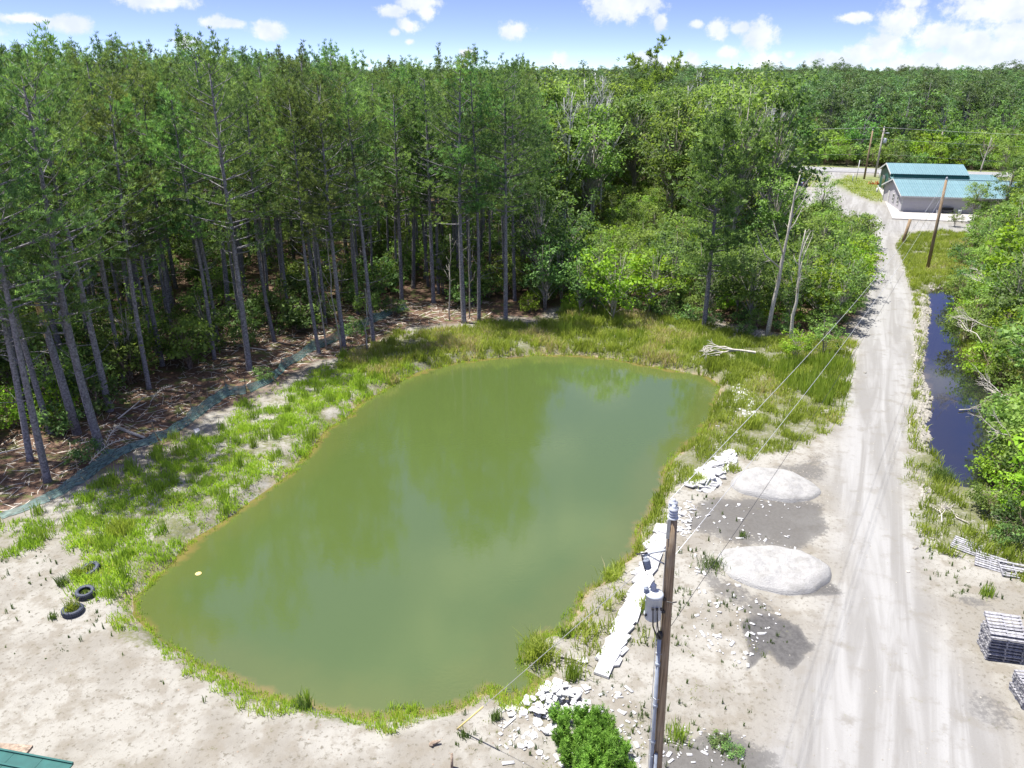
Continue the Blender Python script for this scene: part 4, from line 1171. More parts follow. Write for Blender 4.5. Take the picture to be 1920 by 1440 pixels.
# the wood goes on to the skyline
n = 60000
th = nr.uniform(-.72, .72, n); rr = np.sqrt(nr.uniform(620 ** 2, 2600 ** 2, n))
gx2, gy2 = np.tan(th) * rr, rr
kp = poisson(gx2, gy2, 8 + 7 * sstep(gy2, 700, 2400))
clump_ = 1 + 1.0 * np.maximum(-.1, fbm(gx2, gy2, .014, 3, 300)) + .6 * fbm(gx2, gy2, .004, 2, 310)
for i in kp:
    FARST.append((float(gx2[i]), float(gy2[i]), float(clump_[i]) * rnd.uniform(.92, 1.22) * (1 + .10 * (gy2[i] > 1200)) * (1.22 if rnd.random() < .07 else rnd.uniform(.78, 1)), rnd.choice([0, 1, 2, 3, 0, 2, 4, 6])))
scatter_object('far_forest', FARST, FARP + FARB, 'forest running to the skyline')
TOPS = {1095: 114, 1328: 115, 1235: 118, 980: 124, 1550: 122, 1296: 122}
for (u, D, s, w_, lab) in [(1095, 300, 1.5, 1.6, 'broad dark tree standing above the skyline left of the tallest pine'), (1328, 420, 1.75, 1.7, 'umbrella-shaped tree standing above the skyline right of the tallest pine'),
                           (1235, 480, 1.75, 1.2, 'small round tree top on the skyline just right of the tallest pine'), (980, 520, 1.7, 1.2, 'small tufted tree above the skyline left of centre'),
                           (1550, 420, 1.55, 1.6, 'rounded tree top on the skyline above the highway poles'), (1296, 500, 1.6, 1.1, 'small tree top left of the umbrella-shaped tree')]:
    zc = D * CT + 2; x = (u - 960) / FPX * zc
    ht = hz(D, TOPS[u]); f = FARP[0] if w_ > 1.4 else FARP[3]; hf = 18.0 if w_ > 1.4 else 15.0
    plant('skyline_tree', f, x, D, ht / hf * .8 * w_ / 1.3, lab, 'tree', 'trees above the skyline', z=0, sz=ht / hf)

# ------------------------------------------------------------------ grasses and weeds (nobody could count the blades)
def blades(X, Y, Z, h, w, lean, n_per, spread, tint, tspread=.12, droop=.25, rng=nr):
    """tufts at X, Y: n_per bent blades each; h, tint per tuft"""
    n = len(X)
    K = n_per
    x = np.repeat(X, K) + rng.normal(size=n * K) * np.repeat(spread, K)
    y = np.repeat(Y, K) + rng.normal(size=n * K) * np.repeat(spread, K)
    z = np.repeat(Z, K) - .03
    hh = np.repeat(h, K) * rng.uniform(.5, 1.15, n * K)
    a = rng.uniform(0, 6.28, n * K); ln = hh * rng.uniform(.1, 1.0, n * K) * lean
    a2 = rng.uniform(0, 3.14, n * K); ww = np.repeat(w, K) * rng.uniform(.7, 1.3, n * K)
    bx, by = np.cos(a2) * ww, np.sin(a2) * ww
    dx, dy = np.cos(a) * ln, np.sin(a) * ln
    V = np.stack([np.stack([x - bx, y - by, z], 1), np.stack([x + bx, y + by, z], 1),
                  np.stack([x + dx * .45 + bx * .8, y + dy * .45 + by * .8, z + hh * .62], 1), np.stack([x + dx * .45 - bx * .8, y + dy * .45 - by * .8, z + hh * .62], 1),
                  np.stack([x + dx, y + dy, z + hh * (1 - droop * rng.uniform(0, 1, n * K))], 1)], 1).reshape(-1, 3)
    i = np.arange(n * K) * 5
    F4 = np.stack([i, i + 1, i + 2, i + 3], 1); F3 = np.stack([i + 3, i + 2, i + 4], 1)
    T = np.repeat(np.clip(np.repeat(tint, K) + rng.normal(size=n * K) * tspread, 0, 1), 5)
    return V, [F4, F3], T

def grass_object(name, V, F, T, mat, label):
    return tag(link(name, np_mesh(name, V, F, [mat], {'tint': T})), label, None, None, 'stuff')

def scatter(P, dens, grow=0.0, amp=0.0):
    A = np.array(P); x0, y0 = A.min(0) - 1; x1, y1 = A.max(0) + 1
    x1 = min(x1, 70); x0 = max(x0, -50)
    n = int((x1 - x0) * (y1 - y0) * dens)
    x = nr.uniform(x0, x1, n); y = nr.uniform(y0, y1, n)
    ok = sdist(x, y, P) + (fbm(x, y, .5, 3, 51) * amp) < grow
    return x[ok], y[ok]

def pond_ok(x, y, lo=.25):
    return (sdist(x, y, POND) + fbm(x, y, .55, 3, 3) * .7 > lo) & (sdist(x, y, ROAD) > .1) & (sdist(x, y, DITCH) > .2)

# lush grass strip along the left bank
x, y = scatter(GRASS_A, 26, .8, 4.5)
g = fbm(x, y, .45, 3, 88); g2 = fbm(x, y, 1.3, 2, 99)
dens_ = sstep(g + g2 * .8, -.26, .0)
shade_side = sstep(sdist(x, y, FLOOR), 0.2, 2.6)
ok = pond_ok(x, y, .35) & (nr.uniform(size=len(x)) < dens_ * (.3 + .7 * shade_side))
x, y, g, g2 = x[ok], y[ok], g[ok], g2[ok]
big = sstep(g2, .02, .22)
V, F, T = blades(x, y, gz(x, y), .16 + .28 * big + nr.uniform(0, .12, len(x)), np.full(len(x), .017), .75, 12, .10 + .05 * big, np.clip(.50 + g * 1.1, .12, .84), .14)
grass_object('lush_grass', V, F, T, M['grass'], 'bright green grass in clumps on the left bank')
# tufts of taller darker rush on that bank
x, y = scatter(GRASS_A, .45, .6, 3)
ok = pond_ok(x, y, .6); x, y = x[ok], y[ok]
V, F, T = blades(x, y, gz(x, y), nr.uniform(.5, 1.0, len(x)), np.full(len(x), .016), .35, 60, np.full(len(x), .16), nr.uniform(.1, .6, len(x)), .1)
grass_object('rush_tufts', V, F, T, M['reed'], 'tall dark rushes standing out of the left bank grass')

# tall golden grass on the rear bank and right bank
xs, ys = [], []
for P, d in ((GRASS_B, 22), (GRASS_C, 20), (GRASS_E, 9), (GRASS_D, 15)):
    a, b = scatter(P, d, .5, 2.5); xs.append(a); ys.append(b)
x, y = np.concatenate(xs), np.concatenate(ys)
g = fbm(x, y, .35, 3, 120); g2 = fbm(x, y, 1.1, 2, 121)
ok = pond_ok(x, y, .3) & (nr.uniform(size=len(x)) < sstep(g + g2, -.30, .0))
SLABP = W([(1105, 1285), (1160, 1285), (1225, 1130), (1262, 990), (1232, 985), (1200, 1060), (1150, 1190)])
ok &= sdist(x, y, SLABP) > .1
dE = sdist(x, y, GRASS_E); ok &= ~((dE < 0) & (g2 < .02)); dB = sdist(x, y, GRASS_B)
RIP = W([(1722, 548), (1748, 552), (1750, 640), (1742, 690), (1755, 730), (1752, 840), (1714, 842), (1712, 780), (1722, 700), (1718, 620)])
ok &= ~((sdist(x, y, RIP) < -.1) & (nr.uniform(size=len(x)) < .8))
x, y, g, g2, dB = x[ok], y[ok], g[ok], g2[ok], dB[ok]
hh = .30 + .35 * sstep(g2, -.1, .25) + .15 * (dB < 0) + nr.uniform(-.08, .12, len(x))
right = sstep(x, 12, 15)
V, F, T = blades(x, y, gz(x, y), hh, np.full(len(x), .020), .65, 11, np.full(len(x), .13), np.clip(.5 + g * 1.3 + .25 * (dB < 0) * (1 - right) * sstep(g2, -.1, .2), .1, .97), .15)
grass_object('tall_bank_grass', V, F, T, M['grass_gold'], 'tall yellow-green grass on the rear and right banks')

# reeds: upright blades behind the right bank
REED = W([(1060, 578), (1150, 610), (1240, 640), (1330, 660), (1420, 670), (1500, 690), (1595, 690), (1580, 760), (1530, 745), (1440, 700), (1390, 680), (1290, 660), (1180, 640), (1050, 620)])
x, y = scatter(REED, 12, .6, 3)
g = fbm(x, y, .6, 3, 140)
ok = pond_ok(x, y, .8) & (nr.uniform(size=len(x)) < sstep(g, -.06, .12)); x, y, g = x[ok], y[ok], g[ok]
V, F, T = blades(x, y, gz(x, y), nr.uniform(.7, 1.5, len(x)), np.full(len(x), .022), .16, 12, np.full(len(x), .16), np.clip(.5 + g * 1.5, .1, .95), .12)
grass_object('reeds', V, F, T, M['reed'], 'upright bright reeds between rear bank and road')

# the thin green fringe at the near waterline, and wisps all round the pond
A = np.array(POND); n = 60000
x = nr.uniform(A[:, 0].min() - 2, A[:, 0].max() + 2, n); y = nr.uniform(A[:, 1].min() - 2, A[:, 1].max() + 2, n)
sp = sdist(x, y, POND) + fbm(x, y, .55, 3, 3) * .7
g = fbm(x, y, .5, 3, 151)
frontm = ((y < 27) & (x < 3)) | ((y < 31) & (x < -12))
wd = np.where(frontm, .95 + g * 1.9, .30 + g * 1.3)
ok = (sp > .02) & (sp < wd) & (nr.uniform(size=n) < np.where(frontm, 1.0, .55))
x, y, g, sp = x[ok], y[ok], g[ok], sp[ok]
V, F, T = blades(x, y, np.maximum(gz(x, y), ZW - .02), .13 + .20 * nr.uniform(0, 1, len(x)) ** 2 + .12 * (g > .1), np.full(len(x), .013), .5, 9, np.full(len(x), .07), np.clip(.72 + g * .7, .3, .85), .1)
grass_object('waterline_grass', V, F, T, M['grass'], 'bright fringe of grass along the pond waterline')

# sparse seedlings on the sand
SEED = W([(1240, 1130), (1330, 1110), (1420, 1150), (1440, 1260), (1420, 1400), (1400, 1500), (1190, 1500), (1200, 1300), (1120, 1290), (1180, 1200)])
SEED2 = W([(0, 1040), (170, 1040), (230, 1130), (330, 1210), (420, 1290), (300, 1260), (150, 1230), (0, 1200)])
SEED3 = W([(1720, 1010), (1860, 1080), (1960, 1110), (1960, 1160), (1850, 1150), (1740, 1090)])
SEED4 = W([(900, 1320), (1100, 1280), (1200, 1320), (1250, 1440), (1100, 1500), (930, 1420), (860, 1360)])
SEED5 = W([(1270, 930), (1440, 1000), (1360, 1030), (1330, 1120), (1250, 1110), (1240, 1000)])
xs, ys = [], []
for P, d in ((SEED, 8), (SEED2, 3), (SEED3, 6), (SEED4, 4.5), (SEED5, 3)):
    a, b = scatter(P, d, .5, 2.5); xs.append(a); ys.append(b)
x, y = np.concatenate(xs), np.concatenate(ys)
ok = pond_ok(x, y, 1.0) & (nr.uniform(size=len(x)) < sstep(fbm(x, y, .9, 3, 160), -.2, .12)); x, y = x[ok], y[ok]
V, F, T = blades(x, y, gz(x, y), nr.uniform(.03, .5, len(x)) ** 1.3, np.full(len(x), .013), .3, 9, .015 + .05 * nr.uniform(0, 1, len(x)) ** 3, nr.uniform(.05, .9, len(x)), .15)
grass_object('sand_seedlings', V, F, T, M['weed'], 'sparse upright weed seedlings on the sand')
x, y = np.concatenate([scatter(P, 4.5, .8, 3)[0] for P in ()] or [np.zeros(0)]), np.zeros(0)
xs, ys = [], []
for P, d in ((GRASS_E, 16), (SEED, 4), (SEED4, 4)):
    a, b = scatter(P, d, .2, 2.5); xs.append(a); ys.append(b)
x, y = np.concatenate(xs), np.concatenate(ys)
g = fbm(x, y, .9, 3, 171)
SLABP = W([(1105, 1285), (1160, 1285), (1225, 1130), (1262, 990), (1232, 985), (1200, 1060), (1150, 1190)])
ok = pond_ok(x, y, .5) & (sdist(x, y, SLABP) > 0) & (nr.uniform(size=len(x)) < sstep(g, .0, .2)); x, y, g = x[ok], y[ok], g[ok]
V, F, T = blades(x, y, gz(x, y), nr.uniform(.05, .16, len(x)), np.full(len(x), .011), .8, 8, np.full(len(x), .09), np.clip(.6 + g, .2, .9), .14)
grass_object('low_weeds', V, F, T, M['grass_gold'], 'low thin weeds creeping over the sand by the white slabs')
# roadside field grass
xs, ys = [], []
for P in FIELDS:
    a, b = scatter(P, 2.2, .5, 2); xs.append(a); ys.append(b)
x, y = np.concatenate(xs), np.concatenate(ys)
ok = (sdist(x, y, LOT) > .3) & (sdist(x, y, DRIVE) > .3); x, y = x[ok], y[ok]
V, F, T = blades(x, y, gz(x, y), nr.uniform(.12, .4, len(x)), np.full(len(x), .05), .8, 8, np.full(len(x), .3), np.clip(.5 + fbm(x, y, .2, 3, 5) * 1.2, .1, .95), .12)
grass_object('verge_grass', V, F, T, M['grass_gold'], 'pale grass of the verges around the gravel lot')
# fallen twigs and litter under the pines
n = 5000
x = nr.uniform(-42, -2, n); y = nr.uniform(30, 70, n)
ok = (sdist(x, y, FLOOR) < -.1) & (sdist(x, y, STAND) < 6); x, y = x[ok], y[ok]
a = nr.uniform(0, 6.28, len(x)); L = nr.uniform(.15, .8, len(x)) ** 1.5; z = gz(x, y) + .02
d = np.stack([np.cos(a) * L, np.sin(a) * L, nr.uniform(0, .12, len(x))], 1); c = np.stack([x, y, z], 1); s_ = np.stack([-np.sin(a), np.cos(a), 0 * a], 1) * .014
V = np.stack([c - d - s_, c - d + s_, c + d + s_, c + d - s_, c + [0, 0, .03]], 1).reshape(-1, 3); i = np.arange(len(x)) * 5
F = [np.stack([i, i + 1, i + 4], 1), np.stack([i + 1, i + 2, i + 4], 1), np.stack([i + 2, i + 3, i + 4], 1), np.stack([i + 3, i, i + 4], 1)]
tag(link('twig_litter', np_mesh('twig_litter', V, F, [M['dead']])), 'fallen twigs littering the forest floor', None, None, 'stuff')

# single clumps one can point at
def clump(seed, h, r, n, lean, mat, w=.014, tint=.5):
    g = np.random.default_rng(seed)
    return_ = blades(np.zeros(1), np.zeros(1), np.zeros(1), np.array([h]), np.array([w]), lean, n, np.array([r]), np.array([tint]), .2, rng=g)
    return np_mesh('clump_%d' % seed, return_[0], return_[1], [M[mat]], {'tint': return_[2]})
for k, (u, v, h, r, nb, ln, mt, lab) in enumerate([
        (1010, 1222, 1.0, .26, 420, .75, 'grass_gold', 'big golden-green grass clump hanging over the right shore near the white rubble'),
        (1072, 1272, .8, .14, 160, .15, 'reed', 'upright bright reed clump just above the white rubble heap'),
        (1148, 1080, .7, .2, 260, .8, 'grass_gold', 'round grass clump on the shore left of the transformer'),
        (1214, 1142, .55, .17, 240, .7, 'grass_gold', 'round tuft right beside the white slab path below the transformer'),
        (1062, 1190, .45, .12, 120, .6, 'weed', 'small dark tuft above the big shore clump'),
        (225, 1000, .9, .3, 420, .6, 'grass_gold', 'largest shaggy grass clump on the left bank above the tyres'),
        (120, 1095, .55, .12, 110, .8, 'weed', 'spiky dark tuft left of the upper tyre'), (150, 1082, .6, .15, 150, .7, 'grass_gold', 'yellowish clump spilling beside the upper tyre'),
        (100, 1158, .35, .08, 60, .5, 'weed', 'little brownish tuft below the lowest tyre'), (1392, 1005, .35, .1, 80, .5, 'weed', 'small tuft between the two gravel piles'),
        (1335, 1062, .45, .3, 240, .7, 'weed', 'dark weed patch at the left end of the lower gravel pile'), (1410, 800, .9, .3, 400, .6, 'grass_gold', 'large golden clump on the right bank by the stone line'),
        (1308, 905, .7, .22, 260, .7, 'grass_gold', 'golden clump at the top of the white rubble spread'), (578, 1310, 1.1, .05, 34, .12, 'reed', 'lone tall dark reed at the near shore'),
        (565, 1318, .55, .14, 150, .6, 'weed', 'brownish clump beside the lone tall reed'), (475, 840, .9, .1, 90, .15, 'reed', 'dark upright rush bunch in the middle of the left bank'),
        (1790, 745, .7, .2, 240, .6, 'grass_gold', 'round tuft growing out of the ditch water'), (1850, 1115, .6, .12, 110, .2, 'reed', 'upright tuft in the sand left of the half-buried pallets'),
        (1765, 900, .8, .3, 300, .7, 'weed', 'dark drooping tuft where the ditch water narrows'), (1270, 1385, .6, .2, 160, .3, 'reed', 'slim green stalks right of the bright bush'),
        (928, 1350, .5, .09, 80, .4, 'weed', 'small yellow-green tuft beside the yellow wire guard'), (868, 1382, .35, .07, 50, .5, 'weed', 'tiny tuft at the foot of the yellow wire guard')]):
    p = P3(u, v)
    tag(link('grass_clump', clump(600 + k, h, r, nb, ln, mt), None, p), lab, 'grass clump', 'grass clumps around the pond')

# the bright bush in front
def plume_plant(seed, H, n):
    g = np.random.default_rng(seed); tr = MB(); C, D, T = [], [], []
    for k in range(n):
        a = g.uniform(0, 6.28); r = .42 * math.sqrt(g.random()); h = H * g.uniform(.55, 1.05); ln = g.uniform(.0, .25)
        p0 = np.array([r * math.cos(a) * .5, r * math.sin(a) * .5, -.02]); p1 = np.array([r * math.cos(a) * (1 + ln), r * math.sin(a) * (1 + ln), h])
        tr.tube([p0, p1], [.008, .004], 4, cap=False)
        m = 16; t = np.linspace(.2, 1.05, m)[:, None]; C.append(p0 + (p1 - p0) * t + g.normal(size=(m, 3)) * .015)
        D.append(unit(np.tile([0, 0, 1.0], (m, 1)) + g.normal(size=(m, 3)) * .3)); T.append(np.clip(g.normal(.5 + g.uniform(-.3, .3), .12, m) + .15 * t[:, 0], 0, 1))
    C, D, T = np.concatenate(C), np.concatenate(D), np.concatenate(T)
    V, F = needles(C, D, 12, .12, .010, .9, g)
    return tr, V, F, np.repeat(T, 48)
bush_form = pack('plume_plant', plume_plant(801, .85, 46), M['bush'], M['deadb'])
bush_form2 = pack('plume_plant_low', plume_plant(802, .65, 34), M['bush'], M['deadb'])
for k, (u, v, s, lab) in enumerate([(1058, 1362, 1.0, 'feathery green plant at the upper left of the near bushy patch'), (1090, 1372, 1.1, 'feathery plant at the top of the near patch, against the white rubble'), (1122, 1382, 1.0, 'feathery plant at the upper right of the near patch'),
                       (1062, 1395, 1.05, 'feathery plant in the left middle of the near patch'), (1100, 1405, 1.25, 'tallest feathery plant in the centre of the near patch'), (1138, 1415, 1.05, 'feathery plant in the right middle of the near patch'),
                       (1085, 1435, 1.1, 'feathery plant low on the left of the near patch'), (1125, 1445, 1.15, 'feathery plant low in the middle of the near patch'), (1160, 1425, .85, 'small feathery plant at the right edge of the near patch'),
                       (1165, 1455, 1.0, 'feathery plant at the lower right of the near patch'), (1105, 1470, 1.1, 'feathery plant cut by the bottom frame edge')]):
    p = P3(u + (k * 37 % 13) - 6, v + (k * 29 % 11) - 5); plant('feathery_plant', bush_form if k % 3 else bush_form2, p.x, p.y, s * (.82 + .1 * (k % 4)), lab, 'plant', 'feathery plants of the near patch', crown_name='foliage', trunk_name='stem')
for (u, v, lab) in [(1345, 1395, 'thin low grey-green plant among chips right of the near pole'), (1378, 1410, 'second thin low plant among chips right of the near pole')]:
    p = P3(u, v); plant('low_plant', SHRUB[4], p.x, p.y, .28, lab, 'plant', 'thin low plants', sz=.12, crown_name='foliage', trunk_name='stem')

# ------------------------------------------------------------------ gravel piles
def gravel_pile(cu, cv, rx, ry, h, rot, seed, lab, dx=0, dy=0):
    x0, y0 = G(cu, cv); N = 64; R = 26
    V = []; rng = random.Random(seed); ph = [rng.uniform(0, 6.28) for _ in range(6)]
    for i in range(R + 1):
        r = i / R
        for k in range(N):
            t = 2 * math.pi * k / N
            f = 1 + .055 * math.sin(2 * t + ph[0]) + .04 * math.sin(3 * t + ph[1]) + .025 * math.sin(5 * t + ph[2]) + .012 * math.sin(11 * t + ph[3])
            lx, ly = rx * f * r * math.cos(t), ry * f * r * math.sin(t)
            zz = h * (1 - r ** 4.5) ** .6 if r < 1 else -.12
            zz *= 1 + .25 * (lx / rx) * math.cos(ph[4])
            a = math.radians(rot); wx, wy = lx * math.cos(a) - ly * math.sin(a), lx * math.sin(a) + ly * math.cos(a)
            V.append((wx, wy, zz))
    V = np.array(V)
    n1 = fbm(V[:, 0] + seed * 9, V[:, 1], 1.2, 4, seed) * .34 + fbm(V[:, 0], V[:, 1], 5, 4, seed + 4) * .14
    rr_ = np.repeat(np.arange(R + 1) / R, N)
    V[:, 2] += n1 * (1 - rr_ ** 6)
    ii = np.arange(R * N); a_ = ii; b_ = ii - ii % N + (ii % N + 1) % N
    F = np.stack([a_, b_, b_ + N, a_ + N], 1)
    V[:, 2] += 0
    me = np_mesh('gravel_pile', V, [F], [M['gravel']], smooth=True)
    o = link('gravel_pile', me, None, (x0, y0, gz1(x0, y0)))
    tag(o, lab, 'gravel pile', 'flat-topped gravel piles')
gravel_pile(1452, 910, 2.15, 1.8, .42, -9, 3, 'upper pale gravel pile with a tail towards the road')
gravel_pile(1450, 1068, 2.3, 1.8, .42, -12, 8, 'lower and larger pale gravel pile nearer the pole')

# ------------------------------------------------------------------ broken white slabs
def shard(seed, r, t=.045, box=False):
    g = random.Random(seed); n = 4 if box else g.choice([4, 5, 5, 6])
    mb = MB(); an = sorted([(k + g.uniform(-.28, .28)) * 2 * math.pi / n for k in range(n)])
    if box: pts = [(-r * 1.15, -r * .8), (r * 1.15, -r * .75), (r * 1.1, r * .8), (-r * 1.1, r * .78)]
    else: pts = [(math.cos(a) * r * g.uniform(.65, 1.15), math.sin(a) * r * g.uniform(.5, .95)) for a in an]
    n = len(pts)
    mb.add([(x, y, 0) for x, y in pts] + [(x * .985, y * .985, t) for x, y in pts],
           [tuple(range(n))[::-1], tuple(range(n, 2 * n))] + [(i, (i + 1) % n, n + (i + 1) % n, n + i) for i in range(n)])
    return mb.mesh('shard_%d' % seed, M['slab'])
SHARD = [shard(900 + i, 1.0, .13 if i < 8 else .16) for i in range(14)]
BOXSH = shard(950, .34, .09, True)
def lay(u, v, s, rz, rx=0, ry=0, dz=0, me=None, lab=None, grp=None, nm='broken_slab'):
    x, y = G(u, v); o = link(nm, me or SHARD[rnd.randrange(14)], None, (x, y, gz1(x, y) + dz), (rx, ry, rz), s)
    return tag(o, lab, 'slab', grp, 'thing')
lay(1133, 1256, 1.05, 1.15, .03, 0, .03, BOXSH, 'large squared white slab at the near end of the slab path', 'laid white slabs')
path = [(1140, 1232), (1150, 1214), (1158, 1198), (1166, 1182), (1173, 1168), (1180, 1154), (1186, 1138), (1192, 1122), (1199, 1106), (1205, 1092), (1212, 1076), (1218, 1060), (1224, 1044), (1230, 1028), (1236, 1012), (1242, 998)]
for k, (u, v) in enumerate(path):
    for j in (0, 1):
        lay(u + (-5, 6)[j], v + rnd.uniform(-4, 4), rnd.uniform(.85, 1.05), 1.0 + rnd.uniform(-.22, .22), rnd.uniform(-.07, .07), rnd.uniform(-.09, .09), .03 + .02 * j, BOXSH,
            lab='squared white sheet lying in the slab path that runs up past the transformer', grp='squared sheets of the slab path')
    for j in range(2):
        lay(u + rnd.uniform(-11, 11), v + rnd.uniform(-8, 8), rnd.uniform(.32, .46), rnd.uniform(.8, 1.5), rnd.uniform(-.10, .10), rnd.uniform(-.1, .1), .02 + .02 * j,
            lab='broken white slab overlapping others in the path that runs up past the transformer', grp='laid white slabs')
def heap(poly, n, s0, s1, zmax, lab, grp, chips=0):
    A = np.array(W(poly)); x = nr.uniform(A[:, 0].min(), A[:, 0].max(), n * 8); y = nr.uniform(A[:, 1].min(), A[:, 1].max(), n * 8)
    sd = sdist(x, y, [tuple(a) for a in A]); ok = sd < 0; x, y, sd = x[ok][:n], y[ok][:n], sd[ok][:n]
    m = -sd.min() + 1e-6
    for i in range(len(x)):
        hgt = zmax * min(1, -sd[i] / m * 1.2) * rnd.uniform(0, 1)
        o = link('broken_slab', SHARD[rnd.randrange(14)], None, (x[i], y[i], gz1(x[i], y[i]) + hgt), (rnd.uniform(-.4, .4) , rnd.uniform(-.4, .4), rnd.uniform(0, 6.28)), rnd.uniform(s0, s1))
        tag(o, lab, 'slab', grp, 'thing')
heap([(952, 1340), (1000, 1292), (1040, 1268), (1064, 1288), (1095, 1300), (1110, 1320), (1090, 1345), (1060, 1350), (1030, 1385), (1000, 1360)], 110, .10, .24, .42, 'white slab fragment in the heap at the pond corner before the bright bush', 'white rubble heap at the near corner')
heap([(960, 1395), (990, 1372), (1010, 1380), (985, 1420)], 10, .08, .15, .08, 'white fragment in the small patch left of the bright bush', 'white fragments left of the bush')
heap([(1288, 912), (1312, 882), (1370, 846), (1378, 856), (1362, 880), (1350, 905), (1325, 925)], 110, .22, .48, .30, 'white slab fragment in the spread left of the upper gravel pile', 'white rubble spread by the upper gravel pile')
heap([(1250, 955), (1300, 938), (1302, 990), (1262, 1000)], 26, .08, .22, .1, 'white fragment scattered behind the top of the near pole', 'white fragments behind the pole top')
for (u, v, s, lab) in [(1190, 1076, .26, 'loose white slab left of the transformer'), (1203, 1058, .2, 'small white slab piece above the transformer on the left'), (1093, 1240, .24, 'pale slab at the end of the grey plank'),
                       (954, 1330, .17, 'white piece at the left tip of the rubble heap'), (1096, 1293, .24, 'oval white piece right of the upright reed clump'), (1128, 1335, .2, 'flat white piece right of the heap'),
                       (1012, 1415, .15, 'lone white piece lying below the heap on bare sand'), (1338, 658, .2, 'white piece at the rear waterline')]:
    if v == 658: u, v = 1065, 657
    lay(u, v, s, rnd.uniform(0, 3), .05, .05, .02, lab=lab, grp='loose white slabs')
mb = MB(); mb.box((0, 0, .05), (.95, .09, .05)); p = P3(1070, 1236); tag(mb.build('plank', M['stone'], loc=p, rot=(0, .02, -.25)), 'short grey plank lying by the reed clump', 'plank')
mb = MB(); mb.box((0, 0, .03), (.6, .07, .03)); p = P3(955, 1357); tag(mb.build('plank', M['white'], loc=p, rot=(0, 0, .85)), 'narrow white strip left of the rubble heap', 'plank')
# small chips
xs, ys, ss = [], [], []
for P, n_ in ((W([(1280, 930), (1500, 940), (1500, 1030), (1420, 1100), (1300, 1120), (1250, 1010)]), 130), (W([(930, 1290), (1180, 1290), (1240, 1440), (1400, 1440), (1400, 1380), (1260, 1360), (1200, 1440), (940, 1440)]), 300),
              (W([(1280, 1100), (1480, 1130), (1400, 1260), (1300, 1200)]), 90), (W([(1380, 720), (1410, 760), (1400, 800), (1340, 860), (1320, 860)]), 60), (W([(1240, 940), (1310, 950), (1290, 1010), (1240, 1030)]), 160)):
    a, b = scatter(P, 14, 0, 0); k = nr.permutation(len(a))[:n_]; xs.append(a[k]); ys.append(b[k])
x, y = np.concatenate(xs), np.concatenate(ys)
ok = (sdist(x, y, POND) > 1.0); x, y = x[ok], y[ok]; n = len(x)
s = .015 + .055 * nr.uniform(0, 1, n) ** 3; a = nr.uniform(0, 6.28, n)
ct, st_ = np.cos(a), np.sin(a); el = nr.uniform(1, 3.2, n)
c = np.stack([x, y, gz(x, y) + .015], 1); dx = np.stack([ct * s * el, st_ * s * el, nr.uniform(-.2, .3, n) * s], 1); dy = np.stack([-st_ * s, ct * s, nr.uniform(-.2, .4, n) * s], 1); up = np.array([0, 0, .02])
V = np.stack([c - dx - dy, c + dx - dy, c + dx + dy, c - dx + dy, c - dx - dy + up, c + dx - dy + up, c + dx + dy + up, c - dx + dy + up], 1).reshape(-1, 3)
i = np.arange(n)[:, None] * 8
F = np.concatenate([i + np.array(f) for f in ((4, 5, 6, 7), (0, 1, 5, 4), (1, 2, 6, 5), (2, 3, 7, 6), (3, 0, 4, 7))])
tag(link('white_chips', np_mesh('white_chips', V, [F], [M['slab']])), 'small white chips strewn over the sand', None, None, 'stuff')

# riprap along the ditch, and the row of white stones on the right bank
def rockfield(name, polys, dens, s0, s1, mat, label, zoff=.0, flatk=.6):
    xs, ys = [], []
    for P in polys:
        a, b = scatter(P, dens, .15, 1.0); xs.append(a); ys.append(b)
    x, y = np.concatenate(xs), np.concatenate(ys); n = len(x)
    base = np.array([(1, 0, 0), (.3, .95, 0), (-.8, .6, 0), (-.8, -.6, 0), (.3, -.95, 0), (.5, .1, .8), (-.35, .45, .75), (-.3, -.5, .8)])
    s = nr.uniform(s0, s1, (n, 1, 1)); a = nr.uniform(0, 6.28, n)
    Rm = np.stack([np.stack([np.cos(a), -np.sin(a), 0 * a], 1), np.stack([np.sin(a), np.cos(a), 0 * a], 1), np.stack([0 * a, 0 * a, 1 + 0 * a], 1)], 1)
    b = base[None] * nr.uniform(.7, 1.2, (n, 8, 1)) * s * np.array([1.2, .9, flatk * 1.3])
    V = np.einsum('nij,nkj->nki', Rm, b) + np.stack([x, y, gz(x, y) + zoff], 1)[:, None]
    i = np.arange(n)[:, None] * 8
    F3 = np.concatenate([i + np.array(f) for f in ((0, 1, 5), (1, 6, 5), (1, 2, 6), (3, 7, 6), (2, 3, 6), (3, 4, 7), (4, 0, 5), (4, 5, 7), (5, 6, 7))])
    tag(link(name, np_mesh(name, V.reshape(-1, 3), [F3], [M[mat]])), label, None, None, 'stuff')
rockfield('riprap', [W([(1722, 548), (1745, 552), (1746, 600), (1742, 640), (1742, 680), (1722, 690), (1718, 640), (1720, 600)]), W([(1722, 690), (1742, 690), (1752, 730), (1750, 790), (1744, 838), (1716, 840), (1712, 790), (1724, 740)]), W([(1720, 600), (1744, 600), (1744, 640), (1720, 640)]),
                     W([(1728, 908), (1742, 912), (1745, 935), (1735, 940), (1726, 922)]), W([(1742, 528), (1775, 530), (1775, 538), (1742, 538)])], 60, .07, .17, 'stone', 'pale broken stones banked between road and ditch')
rockfield('loose_stones', [W([(1430, 1440), (1500, 1200), (1570, 1000), (1590, 760), (1700, 760), (1720, 1000), (1800, 1200), (1900, 1440)])], 2.2, .012, .045, 'stone', 'loose small stones on the dirt road', -.01)
rockfield('sand_debris', [W([(0, 1040), (240, 1150), (450, 1290), (700, 1360), (860, 1340), (1400, 1440), (0, 1440)])], 1.3, .01, .04, 'deadb', 'small crumbs of wood and soil on the near sand', -.005)
